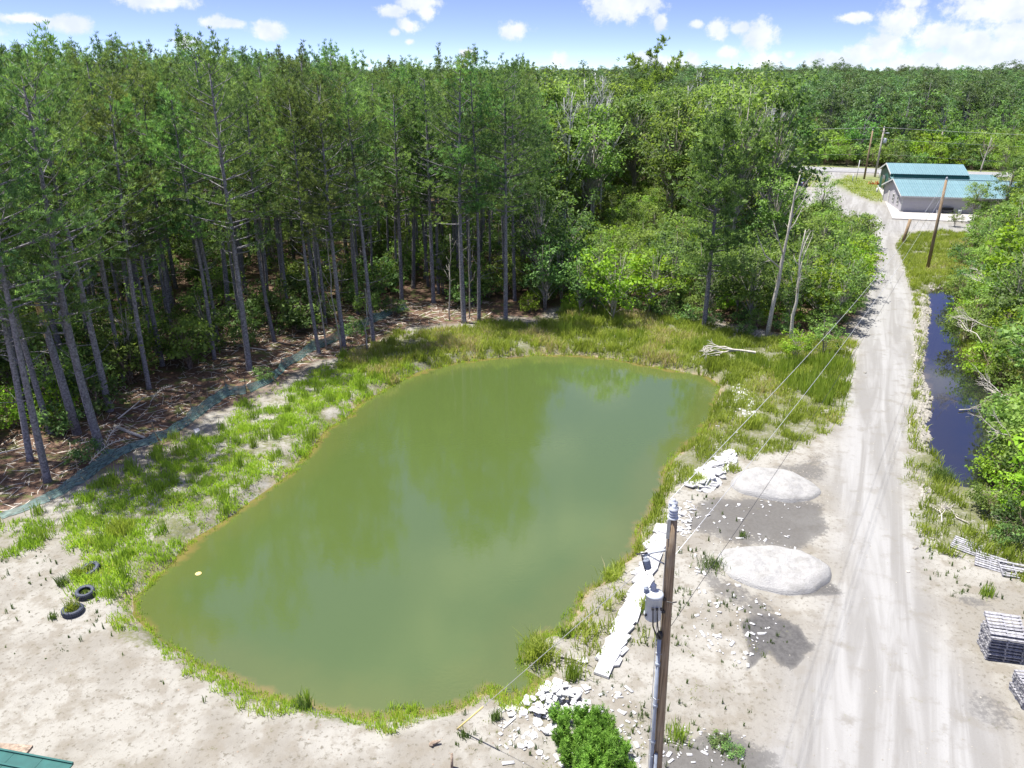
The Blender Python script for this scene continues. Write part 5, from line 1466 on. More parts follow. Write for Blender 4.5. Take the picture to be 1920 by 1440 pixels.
rockfield('pile_spill', [W([(1375, 875), (1450, 860), (1560, 905), (1570, 945), (1480, 950), (1390, 930)]), W([(1345, 1050), (1420, 1000), (1560, 1070), (1560, 1110), (1440, 1120), (1370, 1090)])], 14, .015, .05, 'stone', 'gravel spilled round the piles', -.01)
rockfield('bank_stones', [W([(1383, 725), (1392, 728), (1395, 745), (1404, 760), (1408, 778), (1400, 784), (1392, 768), (1384, 745)])], 30, .05, .13, 'slab', 'short line of white stones in the right bank grass')
def boulder(seed, s, sq=.6):
    g = random.Random(seed); import bmesh
    bm = bmesh.new(); bmesh.ops.create_icosphere(bm, subdivisions=2, radius=1)
    for v in bm.verts:
        f = 1 + .28 * math.sin(v.co.x * 3 + seed) * math.cos(v.co.y * 2.6 + seed * 2) + g.uniform(-.09, .09)
        v.co = Vector((v.co.x * s * f, v.co.y * s * .75 * f, max(v.co.z, -.4) * s * sq * f))
    me = bpy.data.meshes.new('boulder'); bm.to_mesh(me); bm.free(); me.materials.append(M['stone']); return me
for k, (u, v, s, lab) in enumerate([(1545, 776, .38, 'largest pale boulder in the weeds left of the road'), (1478, 733, .16, 'small pale stone in the grass above the boulder'), (1495, 824, .14, 'small white stone above the upper gravel pile'),
                                    (1420, 840, .12, 'tiny white stone by the top wire crossing'), (1740, 925, .3, 'pale boulder in the verge grass beside the ditch end'), (1622, 700, .14, 'dark stone at the left road edge'), (1716, 1028, .14, 'pale stone on the right road edge by the verge tip')]):
    p = P3(u, v); tag(link('boulder', boulder(k, s), None, p), lab, 'boulder', 'single boulders')

# ------------------------------------------------------------------ the three tyres
def tyre(u, v, R, w_, rx, ry, lab, full):
    p = P3(u, v); t = empty('tyre', p); t.rotation_euler = (rx, ry, 0); tag(t, lab, 'tyre', 'old tyres by the pond')
    mb = MB(); prof = [(R * .62, w_ * .10), (R * .72, w_ * .02), (R * .93, 0), (R, w_ * .14), (R * 1.01, w_ * .5), (R, w_ * .86), (R * .93, w_), (R * .74, w_ * .98), (R * .62, w_ * .9), (R * .60, w_ * .82), (R * .84, w_ * .6), (R * .84, w_ * .3), (R * .6, w_ * .18)]
    mb.lathe(prof, 36, close=True); mb.build('casing', M['rubber'], t, True)
    tb = MB()
    for k in range(36):
        a = 2 * math.pi * k / 36; c, s = math.cos(a), math.sin(a)
        tb.box((c * R * 1.012, s * R * 1.012, w_ * .5), (.02, R * .12, w_ * .62), Matrix.Rotation(a, 3, 'Z'))
    tb.build('tread', M['rubber'], t)
    so = MB(); so.lathe([(.001, w_ * .38), (R * .5, w_ * .36), (R * .8, w_ * .3)], 16); so.build('soil', M['ground'], t, True)
    q = Vector(p) + Vector((0, 0, w_ * .35))
    tag(link('planted_tuft', clump(int(u) + 7, full, R * .3, 150, .8, 'weed' if full < .3 else 'grass_gold'), None, q), lab.replace('tyre', 'weeds growing inside the tyre', 1) if False else 'weeds growing inside the %s' % ' '.join(lab.split()[:2]), 'weeds', 'weeds inside the tyres')
tyre(172, 1068 + 4, .40, .24, .22, -.18, 'uppermost tyre leaning in the weeds nearest the grass bank', .22)
tyre(161, 1117, .36, .30, .06, .05, 'middle tyre standing highest on the sand', .18)
tyre(137, 1148, .40, .22, -.05, .04, 'lowest tyre with tall weeds growing from its middle', .55)

# ------------------------------------------------------------------ near utility pole with its transformer
PX, PY = 3.72, 15.0
def pole_x(z): return 3.86 - .022 * z + 0.0
pole = empty('utility_pole', (3.86, PY, -.3)); tag(pole, 'tall brown wooden pole nearest the camera, carrying the grey transformer', 'utility pole', 'utility poles')
def pl(z, dx=0, dy=0): return (-.022 * z + dx, dy, z)
mb = MB(); mb.tube([pl(-.5), pl(2), pl(4), pl(6), pl(8), pl(10), pl(11.0)], [.145, .14, .132, .125, .118, .112, .104], 18); mb.build('shaft', M['polewood'], pole, True)
mb = MB(); mb.lathe([(.125, 0), (.13, .03), (.06, .05), (.05, .06)], 16, pl(11.0)); mb.build('top_cap', M['grey'], pole, True)
def insulator(parent, c, s=1.0, name='insulator', rot=None, mat='porcelain', n=3):
    mb = MB(); prof = [(.03 * s, 0)]
    for i in range(n):
        z = .02 + i * .07
        prof += [(.055 * s, z * s), (.105 * s, (z + .01) * s), (.11 * s, (z + .025) * s), (.06 * s, (z + .05) * s)]
    prof += [(.05 * s, (.02 + n * .07) * s), (.045 * s, (.06 + n * .07) * s), (.02 * s, (.07 + n * .07) * s)]
    mb.lathe(prof, 16, c, rot); return mb.build(name, M[mat], parent, True)
insulator(pole, pl(11.05, 0, 0), 1.0)
insulator(pole, pl(11.02, .06, .34), 1.0)
mb = MB(); mb.tube([pl(10.75, .02, .1), pl(10.9, .05, .3), pl(11.05, .06, .34)], .022, 6); mb.tube([pl(11.0, .06, .34), pl(11.05, .2, .36)], .03, 6); mb.build('pin_bracket', M['steel'], pole, True)
mb = MB(); mb.box(pl(10.75, -.10, -.06), (.07, .05, .5)); mb.build('name_plate', M['steel'], pole)
# cutout arm
mb = MB(); mb.tube([pl(10.15, -.10, .0), pl(10.05, -.42, .05), pl(9.95, -.62, .05)], .035, 8); mb.tube([pl(9.75, -.1, .0), pl(9.97, -.5, .05)], .02, 6); mb.build('cutout_arm', M['grey'], pole, True)
co = insulator(pole, pl(9.65, -.50, -.02), .8, 'fused_cutout', Matrix.Rotation(-.25, 3, 'Y') , 'conduit', 5)
mb = MB(); mb.tube([pl(10.02, -.66, .0), pl(9.8, -.62, -.02), pl(9.6, -.56, -.04)], .018, 6); mb.tube([pl(10.05, -.52, .04), pl(10.02, -.78, .02)], .02, 6); mb.build('fuse_tube', M['black'], co, True)
# transformer
TC = Vector(pl(8.35, -.36, -.14))
tank = MB(); tank.lathe([(.17, 0), (.19, .02), (.195, .05), (.195, .62), (.205, .63), (.205, .66), (.195, .67)], 28, TC)
for k in range(7): tank.box(TC + Vector((-.195, 0, .5 - k * .0)) if k == 0 else TC + Vector((-.2 * math.cos(.2 * k - .6), -.2 * math.sin(.2 * k - .6), .12)), (.02, .03, .05))
tr_ = tank.build('transformer', M['grey'], pole, True)
lid = MB(); lid.lathe([(.212, 0), (.214, .03), (.18, .06), (.07, .085), (.01, .09)], 28, TC + Vector((0, 0, .67))); lid.build('lid', M['grey'], tr_, True)
insulator(tr_, TC + Vector((-.02, .06, .74)), .62, 'bushing', None, 'porcelain', 4)
insulator(tr_, TC + Vector((-.20, .02, .70)), .55, 'arrester', None, 'conduit', 4)
mb = MB()
for k in range(3): mb.box(TC + Vector((-.06 + k * .10, -.215, .42)), (.05, .06, .05))
mb.box(TC + Vector((-.19, -.11, .18)), (.05, .03, .06), Matrix.Rotation(.6, 3, 'Z')); mb.build('terminal', M['black'], tr_)
mb = MB(); mb.box(TC + Vector((.24, .09, .5)), (.14, .10, .08)); mb.box(TC + Vector((.24, .09, .14)), (.14, .10, .08)); mb.tube([TC + Vector((.30, -.02, .48)), TC + Vector((.42, -.08, .5)), TC + Vector((.52, -.05, .5))], .016, 6); mb.build('mounting_bracket', M['black'], pole)
# service cable loops and the conduit down the left of the pole
mb = MB()
mb.tube([TC + Vector((.04, -.24, .42)), TC + Vector((.06, -.27, .1)), TC + Vector((.12, -.22, -.25)), pl(7.75, -.12, -.12)], .018, 6)
mb.tube([TC + Vector((-.06, -.24, .42)), TC + Vector((-.04, -.30, .0)), TC + Vector((.10, -.2, -.4)), pl(7.7, -.14, -.12)], .018, 6); mb.build('service_cable', M['black'], pole, True)
mb = MB(); mb.tube([pl(7.75, -.16, -.10), pl(5, -.17, -.11), pl(2.5, -.18, -.12), pl(-.2, -.19, -.12)], [.05, .05, .056, .056], 12); cd = mb.build('conduit', M['conduit'], pole, True)
mb = MB(); mb.tube([pl(4.1, -.08, -.17), pl(2.5, -.09, -.18), pl(-.2, -.09, -.19)], .045, 12); mb.build('conduit', M['conduit'], pole, True)
mb = MB(); mb.lathe([(.05, 0), (.075, .02), (.08, .12), (.04, .2), (.01, .22)], 14, pl(7.72, -.16, -.10)); mb.build('weather_head', M['black'], cd, True)
for zz in (6.9, 5.6, 4.4, 3.2, 2.0):
    mb = MB(); mb.lathe([(.056, 0), (.064, .01), (.064, .09), (.056, .1)], 14, pl(zz, -.165, -.11)); mb.build('coupling', M['conduit'], cd, True)
for zz in (7.3, 5.9, 4.0, 2.6):
    mb = MB(); mb.tube([pl(zz, -.23, -.10), pl(zz, -.17, -.175), pl(zz, -.09, -.17)], .009, 5); mb.build('strap', M['steel'], pole)
mb = MB(); mb.tube([pl(10.6, -.125, -.05), pl(8, -.145, -.03), pl(4, -.16, -.02), pl(0, -.17, -.02)], .008, 5); mb.build('ground_wire', M['wire'], pole)
mb = MB(); mb.tube([pl(8.6, -.30, -.36), pl(6.5, -.30, -.34), pl(4, -.30, -.36), pl(1.5, -.32, -.36), pl(0, -.34, -.38)], .010, 5); mb.build('down_wire', M['wire'], pole)

def sag(p0, p1, s, n=24):
    p0, p1 = Vector(p0), Vector(p1)
    return [p0.lerp(p1, i / n) - Vector((0, 0, 4 * s * (i / n) * (1 - i / n))) for i in range(n + 1)]
def wire(name, p0, p1, s, r, lab, grp='overhead wires', mat='wire', n=24):
    mb = MB(); mb.tube(sag(p0, p1, s, n), r, 5); return tag(mb.build(name, M[mat], smooth=True), lab, 'wire', grp)
def plw(z, dx=0, dy=0): a = pl(z, dx, dy); return (3.86 + a[0], PY + a[1], a[2] - .3)

# far poles
def far_pole(u, v, top_v, r, lab, lean=0.0, mat='polewood', extra=None):
    x, y = G(u, v); h = hz(y, top_v)
    e = empty('utility_pole', (x, y, gz1(x, y) if y < 120 else 0)); tag(e, lab, 'utility pole', 'utility poles')
    mb = MB(); mb.tube([(0, 0, -.4), (lean * .5, 0, h * .5), (lean, 0, h)], [r * 1.15, r, r * .8], 12); mb.build('shaft', M[mat], e, True)
    insulator(e, (lean, 0, h), 1.1)
    return e, Vector((x + lean, y, h))
e2, T2 = far_pole(1739, 503, 337, .16, 'brown pole standing in the grass right of the road', lean=.1)
mb = MB(); mb.tube([(.1, 0, T2.z - .9), (.25, -.1, T2.z - .9)], .03, 6); mb.build('spool_bracket', M['steel'], e2)
e3, T3 = far_pole(1620, 336, 245, .17, 'left of the two brown and grey poles on the far verge', lean=.15)
e4, T4 = far_pole(1640, 332, 240, .18, 'pale grey pole with a transformer at the far verge', lean=.25, mat='bark_pale')
h4 = T4.z
mb = MB(); mb.lathe([(.3, 0), (.33, .05), (.33, .85), (.2, .98), (.02, 1.0)], 14, (.75, -.1, h4 - 2.9)); mb.build('transformer', M['grey'], e4, True)
mb = MB(); mb.tube([(.2, 0, h4 - 1.0), (.9, -.3, h4 - .9)], .05, 6); mb.box((1.0, -.32, h4 - .95), (.5, .3, .16)); mb.build('street_light', M['grey'], e4, True)
mb = MB(); mb.box((.2, 0, h4 - .5), (1.8, .1, .12), Matrix.Rotation(.5, 3, 'Z')); mb.build('cross_arm', M['bark_pale'], e4)
e5, T5 = far_pole(1755, 306, 241, .16, 'slim weathered pole before the far trees beyond the highway', lean=.1, mat='bark_pale')
TOPW = plw(11.3, .06, .34)
wire('primary_wire', plw(11.28, .0, .36), T2 + Vector((0, 0, .3)), 1.35, .008, 'upper wire from the near pole top to the roadside pole')
wire('neutral_wire', plw(9.9, .1, .1), T2 + Vector((.15, 0, -.9)), 1.3, .008, 'middle wire from the near pole to the roadside pole')
wire('service_wire', plw(8.0, .12, .0), T2 + Vector((.15, 0, -1.6)), 1.3, .007, 'thin lower wire leaving the near pole over the gravel piles', mat='black')
gp = P3(857, 1368)
GT = plw(10.2, -.1, 0)
mb = MB(); mb.tube([gp, GT], .009, 5); guy = tag(mb.build('guy_wire', M['wire']), 'steel stay wire slanting from the near pole down to the pond corner', 'wire', 'stay wires')
a, b = Vector(gp), Vector(GT); mb = MB(); mb.tube([a.lerp(b, .0), a.lerp(b, .015), a.lerp(b, .17)], .026, 8); mb.build('guard', M['yellow'], guy, True)
mb = MB(); mb.tube([Vector(gp) + Vector((-.02, -.02, -.2)), gp], .02, 6); mb.build('anchor_rod', M['steel'], guy)
wire('stay_wire', T2 + Vector((0, 0, -.6)), P3(1682, 468), 0, .012, 'left stay wire of the roadside pole', 'stay wires', n=2)
wire('stay_wire', T2 + Vector((0, 0, -.8)), P3(1702, 470), 0, .012, 'right stay wire of the roadside pole', 'stay wires', n=2)
for k, dz in enumerate((0.1, -2.1, -5.0)):
    for j, q in enumerate((-1, 1)):
        far_ = T4 + Vector((hd.x * 90 * q, hd.y * 90 * q, dz * 1.0)); far_.z = T4.z + dz - .3
        wire('highway_wire', T4 + Vector((0, 0, dz)), far_, 1.0, .02 if k < 2 else .012, '%s line wire running %s along the highway' % (('upper', 'middle', 'lower')[k], ('left', 'right')[j]), 'wires along the highway')

# ------------------------------------------------------------------ posts, stakes
def post(u, v, top, r, lean, lab, nm='wooden_post', mat='polewood', n=10):
    x, y = G(u, v); h = hz(y, top); p = (x, y, gz1(x, y) if y < 120 else 0)
    mb = MB(); mb.tube([(0, 0, -.3), (lean[0], lean[1], h)], [r, r * .92], n); o = mb.build(nm, M[mat], loc=p, smooth=True); tag(o, lab, 'post'); return o
post(1692, 455, 411, .20, (.55, .2), 'thick dark leaning post at the grassy corner of the lot')
post(1601, 424, 407, .16, (0, 0), 'dark post top showing above the brush left of the road')
post(1605, 339, 300, .07, (.1, 0), 'thin white pole left of the brown pole on the far verge', 'sign_pole', 'white')
post(1502, 334, 316, .12, (.05, 0), 'white marker post by the highway entrance', 'marker_post', 'white')
post(1644, 360, 352, .16, (0, 0), 'short white bollard at the grass edge before the porch', 'bollard', 'white')
for (u, v, t, lab) in [(1648, 334, 322, 'small grey meter post right of the pale pole'), (1598, 340, 326, 'grey meter post left of the thin white pole')]:
    post(u, v, t, .09, (0, 0), lab, 'meter_post', 'grey')
mb = MB()
for k in range(18): mb.tube([(k * .28, math.sin(k) * .3, 0), (k * .28 + .2, math.cos(k * 2) * .3, .5 + .25 * math.sin(k * 1.7)), (k * .28 + .5, math.sin(k * 3) * .3, .05)], .09, 4)
x, y = G(1628, 346); tag(mb.build('orange_netting', M['orange'], loc=(x, y, 0)), 'low heap of rusty orange netting in the grass below the poles', 'netting')

# silt fence along the pine stand
FENCE = [(-60, 985, .2), (0, 972, .25), (90, 938, .45), (150, 905, .8), (203, 866, .95), (245, 842, .4), (293, 826, .75), (330, 805, .6), (363, 781, .95), (392, 760, .85), (426, 738, 1.0), (462, 735, .8), (508, 712, .55), (530, 690, .8), (585, 655, .9), (640, 632, .95), (700, 600, .9), (760, 578, .7)]
fe = empty('silt_fence', P3(0, 972)); tag(fe, 'sagging teal netting fence along the edge of the pine stand', 'fence')
fo = fe.location.copy()
def fence_panel(a, b, ha_, hb_, seed):
    g = np.random.default_rng(seed); A, B = P3(*a) - fo, P3(*b) - fo; n = 14; V = []
    d = (B - A); nn = Vector((-d.y, d.x, 0)).normalized()
    for j in range(5):
        for i in range(n + 1):
            t = i / n; p = A.lerp(B, t); h = ha_ * (1 - t) + hb_ * t; hh = h * (1 - .28 * math.sin(math.pi * t))
            f = j / 4
            q = p + nn * (g.normal() * .012 + (1 - f) * -.35 + .05 * math.sin(t * 9 + seed)) + Vector((0, 0, .03 + .72 * hh * f ** 1.3 + g.normal() * .008))
            V.append(q)
    F = [(j * (n + 1) + i, j * (n + 1) + i + 1, (j + 1) * (n + 1) + i + 1, (j + 1) * (n + 1) + i) for j in range(4) for i in range(n)]
    mb = MB(); mb.add(V, F); return mb
for k in range(len(FENCE) - 1):
    a, b = FENCE[k], FENCE[k + 1]
    fence_panel(a[:2], b[:2], a[2], b[2], k).build('netting', M['net'], fe, True)
    if k % 2 == 0 or a[2] > .7:
        p = P3(a[0], a[1]) - fo; mb = MB(); mb.tube([p + Vector((0, 0, -.2)), p + Vector((rnd.uniform(-.08, .08), 0, a[2] + rnd.uniform(.15, .5)))], .03, 5); mb.build('stake', M['deadb'], fe)

# snag, log, fallen branches
x, y = G(145, 812); h = hz(y, 556)
mb = MB(); mb.tube([(0, 0, -.3), (-.15, 0, h * .3), (-.45, .1, h * .75), (-.6, .1, h * .88)], [.27, .23, .19, .16], 12); sn = mb.build('broken_snag', M['bark'], loc=(x, y, gz1(x, y)), smooth=True)
tag(sn, 'broken pine snag with a splintered yellow top among the front trunks', 'dead tree')
mb = MB()
for k in range(7):
    a = k * .9; mb.tube([(-.45 + .12 * math.cos(a), .1 + .12 * math.sin(a), h * .72), (-.58 + .1 * math.cos(a), .1 + .1 * math.sin(a), h * .9), (-.68 + .08 * math.cos(a), .1 + .08 * math.sin(a), h * (.93 + .09 * ((k * 37) % 5) / 5))], [.085, .06, .012], 5)
mb.build('splintered_top', M['rawwood'], sn)
mb = MB()
for k, (zz, dx, dz_) in enumerate([(.80, -.5, .1), (.72, -.6, .5), (.6, -.7, .2), (.86, -.4, -.2), (.5, .4, -.1)]): mb.tube([(-.6 * zz, .1, h * zz), (-.6 * zz + dx, .0, h * zz + dz_)], [.05, .015], 5)
mb.build('stub', M['dead'], sn)
def log(u0, v0, u1, v1, r, lab, mat='dead', z=.12):
    a, b = P3(u0, v0, z), P3(u1, v1, z); mb = MB(); m = a.lerp(b, .5) + Vector((0, 0, -.03)); mb.tube([a, m, b], [r, r * .9, r * .8], 8); tag(mb.build('log', M[mat], smooth=True), lab, 'log', 'fallen wood under the pines')
log(215, 800, 272, 824, .10, 'thick pale log lying before the netting')
log(224, 797, 272, 757, .045, 'thin pole slanting up from the left end of the thick log', z=.5)
log(250, 776, 276, 764, .035, 'short stick beside the slanting pole', z=.4)
log(0, 855, 60, 838, .05, 'long pale stick at the left frame edge under the pines')
log(150, 835, 180, 828, .04, 'short pale stick left of the netting peak')
log(405, 782, 440, 776, .03, 'thin twig by the middle fence stake')
log(440, 650, 500, 660, .05, 'dim grey stick lying behind the stout straight pine')
log(1790, 878, 1823, 883, .08, 'short pale log floating at the narrow end of the ditch', z=.05)
log(1700, 1072, 1706, 1072, .06, 'stub of wood in the sand at the right road edge', z=.02)
for k, (u, v, L, rz, r, lab, mt) in enumerate([
        (1414, 682, 4.7, math.pi * .99, .11, 'large bleached fallen branch fanning left above the pond corner', 'dead'), (1360, 605, 2.6, 2.8, .05, 'grey fallen branches at the foot of the young pine', 'dead'),
        (1415, 632, 2.0, .9, .05, 'pale branch stub below the forked white trunk', 'dead'), (40, 880, 2.6, .2, .03, 'tangled twigs behind the near end of the netting', 'deadb'), (320, 760, 2.4, .5, .04, 'brown brush heap beside the slanting pole', 'deadb'),
        (130, 875, 1.8, .8, .03, 'small tangle at the foot of the leaning front pine', 'deadb'), (640, 650, 1.6, 5.6, .04, 'broken branches heaped at the base of the double pine', 'deadb'), (1500, 560, 2.4, .4, .04, 'grey bare branches in the thicket by the dead trunks', 'dead'),
        (560, 668, 1.8, .3, .04, 'pale sticks at the upper end of the netting', 'dead'), (850, 665, 1.8, 3.5, .03, 'thin driftwood on the rear waterline', 'dead'), (1800, 1040, 1.5, 2.4, .03, 'bare twig bent over the half-buried pallet', 'dead')]):
    p = P3(u, v, .65 if k == 0 else .05); tag(brush(700 + k, L, r=r, flat=.35).build('fallen_branch', M[mt], loc=p, rot=(0, 0, rz)), lab, 'branch', 'fallen branches')
def frond(seed, L=1.6):
    mb = MB(); pts = [Vector((L * t, 0, .15 + .5 * math.sin(2.2 * t))) for t in [i / 10 for i in range(11)]]
    mb.tube(pts, .02, 5)
    for i in range(1, 11):
        for s in (-1, 1): mb.tube([pts[i], pts[i] + Vector((.12, s * .28 * (1 - i / 14), .08)), pts[i] + Vector((.16, s * .40 * (1 - i / 14), -.02))], [.016, .012, .005], 4)
    return mb
for (u, v, rz, L, lab) in [(172, 888, .75, 2.0, 'ribbed bleached frond draped over the netting peak'), (200, 858, 1.35, 1.6, 'ribbed pale frond standing up at the netting peak'), (285, 765, .7, 1.5, 'ribbed pale frond beside the brush heap')]:
    tag(frond(1, L).build('dead_frond', M['dead'], loc=P3(u, v, .35), rot=(0, -.2, rz)), lab, 'frond', 'dried ribbed fronds')
p = P3(371, 824); mb = MB(); mb.add([(-.12, 0, .0), (.1, .05, 0), (.22, .0, .55), (-.2, .08, .6), (.05, .2, .62), (0, -.12, .45)], [(0, 1, 2, 5), (0, 5, 3), (1, 4, 2), (5, 2, 3), (2, 4, 3), (0, 3, 4, 1)])
tag(mb.build('plastic_scrap', M['slab'], loc=p), 'crumpled white scrap standing in the left bank grass', 'scrap')
x, y = G(372, 1076, ZW); mb = MB(); mb.lathe([(.13, 0), (.14, .02), (.1, .04), (.0, .045)], 10, (x, y, ZW)); tag(mb.build('floating_leaf', M['yellow']), 'small yellow leaf floating at the left of the pond', 'leaf')
p = P3(808, 1398); mb = MB(); mb.tube([(0, 0, 0), (.08, 0, .1), (.3, .05, .14)], [.09, .07, .04], 6); mb.tube([(0, 0, 0), (.05, -.1, .12)], [.07, .03], 6); tag(mb.build('stump', M['deadb'], loc=p), 'small brown stump on the near sand', 'stump')
post(847, 1440, 1415, .05, (.02, 0), 'dark stick upright at the bottom edge of the sand', 'stick', 'deadb', 6)

# ------------------------------------------------------------------ buildings on the far lot
BA = Vector((59.8, 120.3, 0)); bu = Vector((.965, -.215, 0)).normalized(); bv = Vector((-bu.y, bu.x, 0))
def basis(o, u, v):
    return Matrix(((u.x, v.x, 0, o.x), (u.y, v.y, 0, o.y), (0, 0, 1, 0), (0, 0, 0, 1)))
def quadbox(mb, p, q, t):
    """slab: p = 4 corners (list), extruded down by t"""
    mb.add([Vector(a) for a in p] + [Vector(a) - Vector((0, 0, t)) for a in p], [(0, 1, 2, 3), (7, 6, 5, 4), (0, 4, 5, 1), (1, 5, 6, 2), (2, 6, 7, 3), (3, 7, 4, 0)])
def metal_roof(parent, x0, x1, ye, yr, ze, zr, y_sign, n, mat='teal', nm='roof_panel'):
    """n ribbed sheets from eave (y=ye, z=ze) to ridge (y=yr, z=zr)"""
    w_ = (x1 - x0) / n
    mb = MB()
    quadbox(mb, [(0, ye, ze), (w_ - .01, ye, ze), (w_ - .01, yr, zr), (0, yr, zr)] if y_sign > 0 else [(0, yr, zr), (w_ - .01, yr, zr), (w_ - .01, ye, ze), (0, ye, ze)], None, .05)
    for f in (.0, .33, .66):
        a = f * w_ + .02; dz = .05
        mb.add([(a, ye, ze), (a + .07, ye, ze), (a + .07, yr, zr), (a, yr, zr), (a + .015, ye, ze + dz), (a + .055, ye, ze + dz), (a + .055, yr, zr + dz), (a + .015, yr, zr + dz)],
               [(4, 5, 6, 7), (0, 4, 7, 3), (1, 2, 6, 5), (0, 1, 5, 4), (3, 7, 6, 2)])
    me = mb.mesh(nm, M[mat])
    for k in range(n): link(nm, me, parent, (x0 + k * w_, 0, 0))

b1 = empty('grey_building'); b1.matrix_world = basis(BA, bu, bv)
tag(b1, 'low building with lilac-grey siding and teal metal roof beside the lot', 'building')
Wd, Dp, EH, RH = 17.5, 12.5, 2.55, 4.3
mb = MB()   # walls with gables
V = [(0, 0, -.2), (Wd, 0, -.2), (Wd, Dp, -.2), (0, Dp, -.2), (0, 0, EH), (Wd, 0, EH), (Wd, Dp, EH), (0, Dp, EH), (0, Dp / 2, RH - .12), (Wd, Dp / 2, RH - .12)]
mb.add(V, [(0, 1, 5, 4), (1, 2, 6, 9, 5), (2, 3, 7, 6), (3, 0, 4, 8, 7)]); mb.build('wall', M['wall'], b1)
metal_roof(b1, -.45, Wd + .45, -.55, Dp / 2, EH - .02, RH, 1, 18)
metal_roof(b1, -.45, Wd + .45, Dp + .55, Dp / 2, EH - .02, RH, -1, 18)
mb = MB(); mb.box((Wd / 2, Dp / 2, RH + .03), (Wd + .95, .4, .05)); mb.build('ridge_cap', M['teal'], b1)
for x in (-.02, Wd + .02):
    mb = MB()
    for y in (0, Dp): mb.box((x, y, EH / 2), (.16, .16, EH - .1))
    mb.build('corner_trim', M['white'], b1)
mb = MB(); mb.box((Wd / 2, -.57, EH - .14), (Wd + .9, .06, .2)); mb.build('eave_band', M['white'], b1)  # white fascia board along the front eave
for s in (0, 1):
    for xx in (-.46, Wd + .46):
        mb = MB(); y0, y1 = (-.55, Dp / 2) if s == 0 else (Dp / 2, Dp + .55); z0, z1 = (EH - .15, RH - .12) if s == 0 else (RH - .12, EH - .15)
        mb.add([(xx - .03, y0, z0 - .1), (xx + .03, y0, z0 - .1), (xx + .03, y1, z1 - .1), (xx - .03, y1, z1 - .1), (xx - .03, y0, z0 + .1), (xx + .03, y0, z0 + .1), (xx + .03, y1, z1 + .1), (xx - .03, y1, z1 + .1)],
               [(0, 3, 2, 1), (4, 5, 6, 7), (0, 1, 5, 4), (1, 2, 6, 5), (2, 3, 7, 6), (3, 0, 4, 7)]); mb.build('rake_board', M['white'], b1)
def window(parent, c, w_, h, axis='x', nx=1, nz=2):
    fr = MB(); ax = Vector((1, 0, 0)) if axis == 'x' else Vector((0, 1, 0)); nn = Vector((0, -1, 0)) if axis == 'x' else Vector((-1, 0, 0))
    R_ = Matrix.Identity(3) if axis == 'x' else Matrix.Rotation(-math.pi / 2, 3, 'Z')
    c = Vector(c)
    for sx in (-1, 1): fr.box(c + ax * sx * w_ / 2 + nn * .05, (.12, .12, h + .24), R_)
    for sz in (-1, 0, 1): fr.box(c + Vector((0, 0, sz * h / 2)) + nn * .045, (w_ - .1, .11, .11 if sz else .06), R_)
    f = fr.build('window', M['white'], parent); f
    g = MB(); g.box(c + nn * .015, (w_, .06, h), R_); g.build('pane', M['glass'], f)
window(b1, (11.6, 0, 1.35), 1.3, 1.5); window(b1, (0, 2.6, 1.4), .9, 1.1, 'y'); window(b1, (0, 5.6, 1.4), .9, 1.1, 'y')
mb = MB(); mb.box((-.03, 9.0, 1.05), (.08, 1.0, 2.1)); dr = mb.build('door', M['white'], b1); mb = MB(); mb.box((-.1, 8.65, 1.05), (.06, .06, .12)); mb.build('handle', M['steel'], dr)
mb = MB(); mb.box((13.9, -.4, .5), (.95, .6, .9)); mb.lathe([(.28, .0), (.3, .02), (.3, .05), (.05, .06)], 12, (13.9, -.4, .95)); mb.build('air_conditioner', M['grey'], b1)

# rear building: raised upper roof over lower porch roofs
x, y = G(1672, 367)
b2 = empty('teal_building'); b2.matrix_world = basis(Vector((x, y, 0)), bu, bv)
tag(b2, 'rear dark-walled building with a raised teal roof above a lower one', 'building')
W2, D2 = 12.0, 11.0
zr = 4.6; ze = 3.3
mb = MB(); mb.add([(0, .8, -.2), (W2, .8, -.2), (W2, D2, -.2), (0, D2, -.2), (0, .8, ze), (W2, .8, ze), (W2, D2, ze), (0, D2, ze), (0, D2 * .56, zr - .1), (W2, D2 * .56, zr - .1)],
                  [(0, 1, 5, 4), (1, 2, 6, 9, 5), (2, 3, 7, 6), (3, 0, 4, 8, 7)]); mb.build('wall', M['teald'], b2)
metal_roof(b2, -.4, W2 + .2, 1.6, D2 * .56, 3.55, zr + .3, 1, 12)
metal_roof(b2, -.4, W2 + .2, D2 + .5, D2 * .56, 3.3, zr + .3, -1, 12)
mb = MB(); mb.box((W2 / 2 - .1, 1.66, 3.26), (W2 + .5, .08, .42)); mb.build('eave_band', M['teald'], b2)  # dark teal band below the upper eave
metal_roof(b2, -.4, W2 + 4.8, -1.0, 1.9, 2.5, 3.05, 1, 17, nm='porch_roof_panel')
metal_roof(b2, W2 + .22, W2 + 4.8, 4.9, 1.9, 3.4, 3.05, -1, 5, nm='porch_roof_panel')
mb = MB(); mb.box((W2 + 2.4, 3.0, 1.25), (4.4, 3.6, 2.6)); mb.build('annex', M['wall'], b2)
for (px_, py_) in ((-.2, -.85), (4.0, -.85), (8.0, -.85), (12.0, -.85)):
    mb = MB(); mb.box((px_, py_, 1.2), (.2, .2, 2.4)); mb.build('porch_post', M['white'], b2)
for yy in (3.2, 7.6):
    mb = MB(); mb.box((-.05, yy, 1.35), (.1, 2.0, 2.5)); mb.build('door', M['glass'], b2)
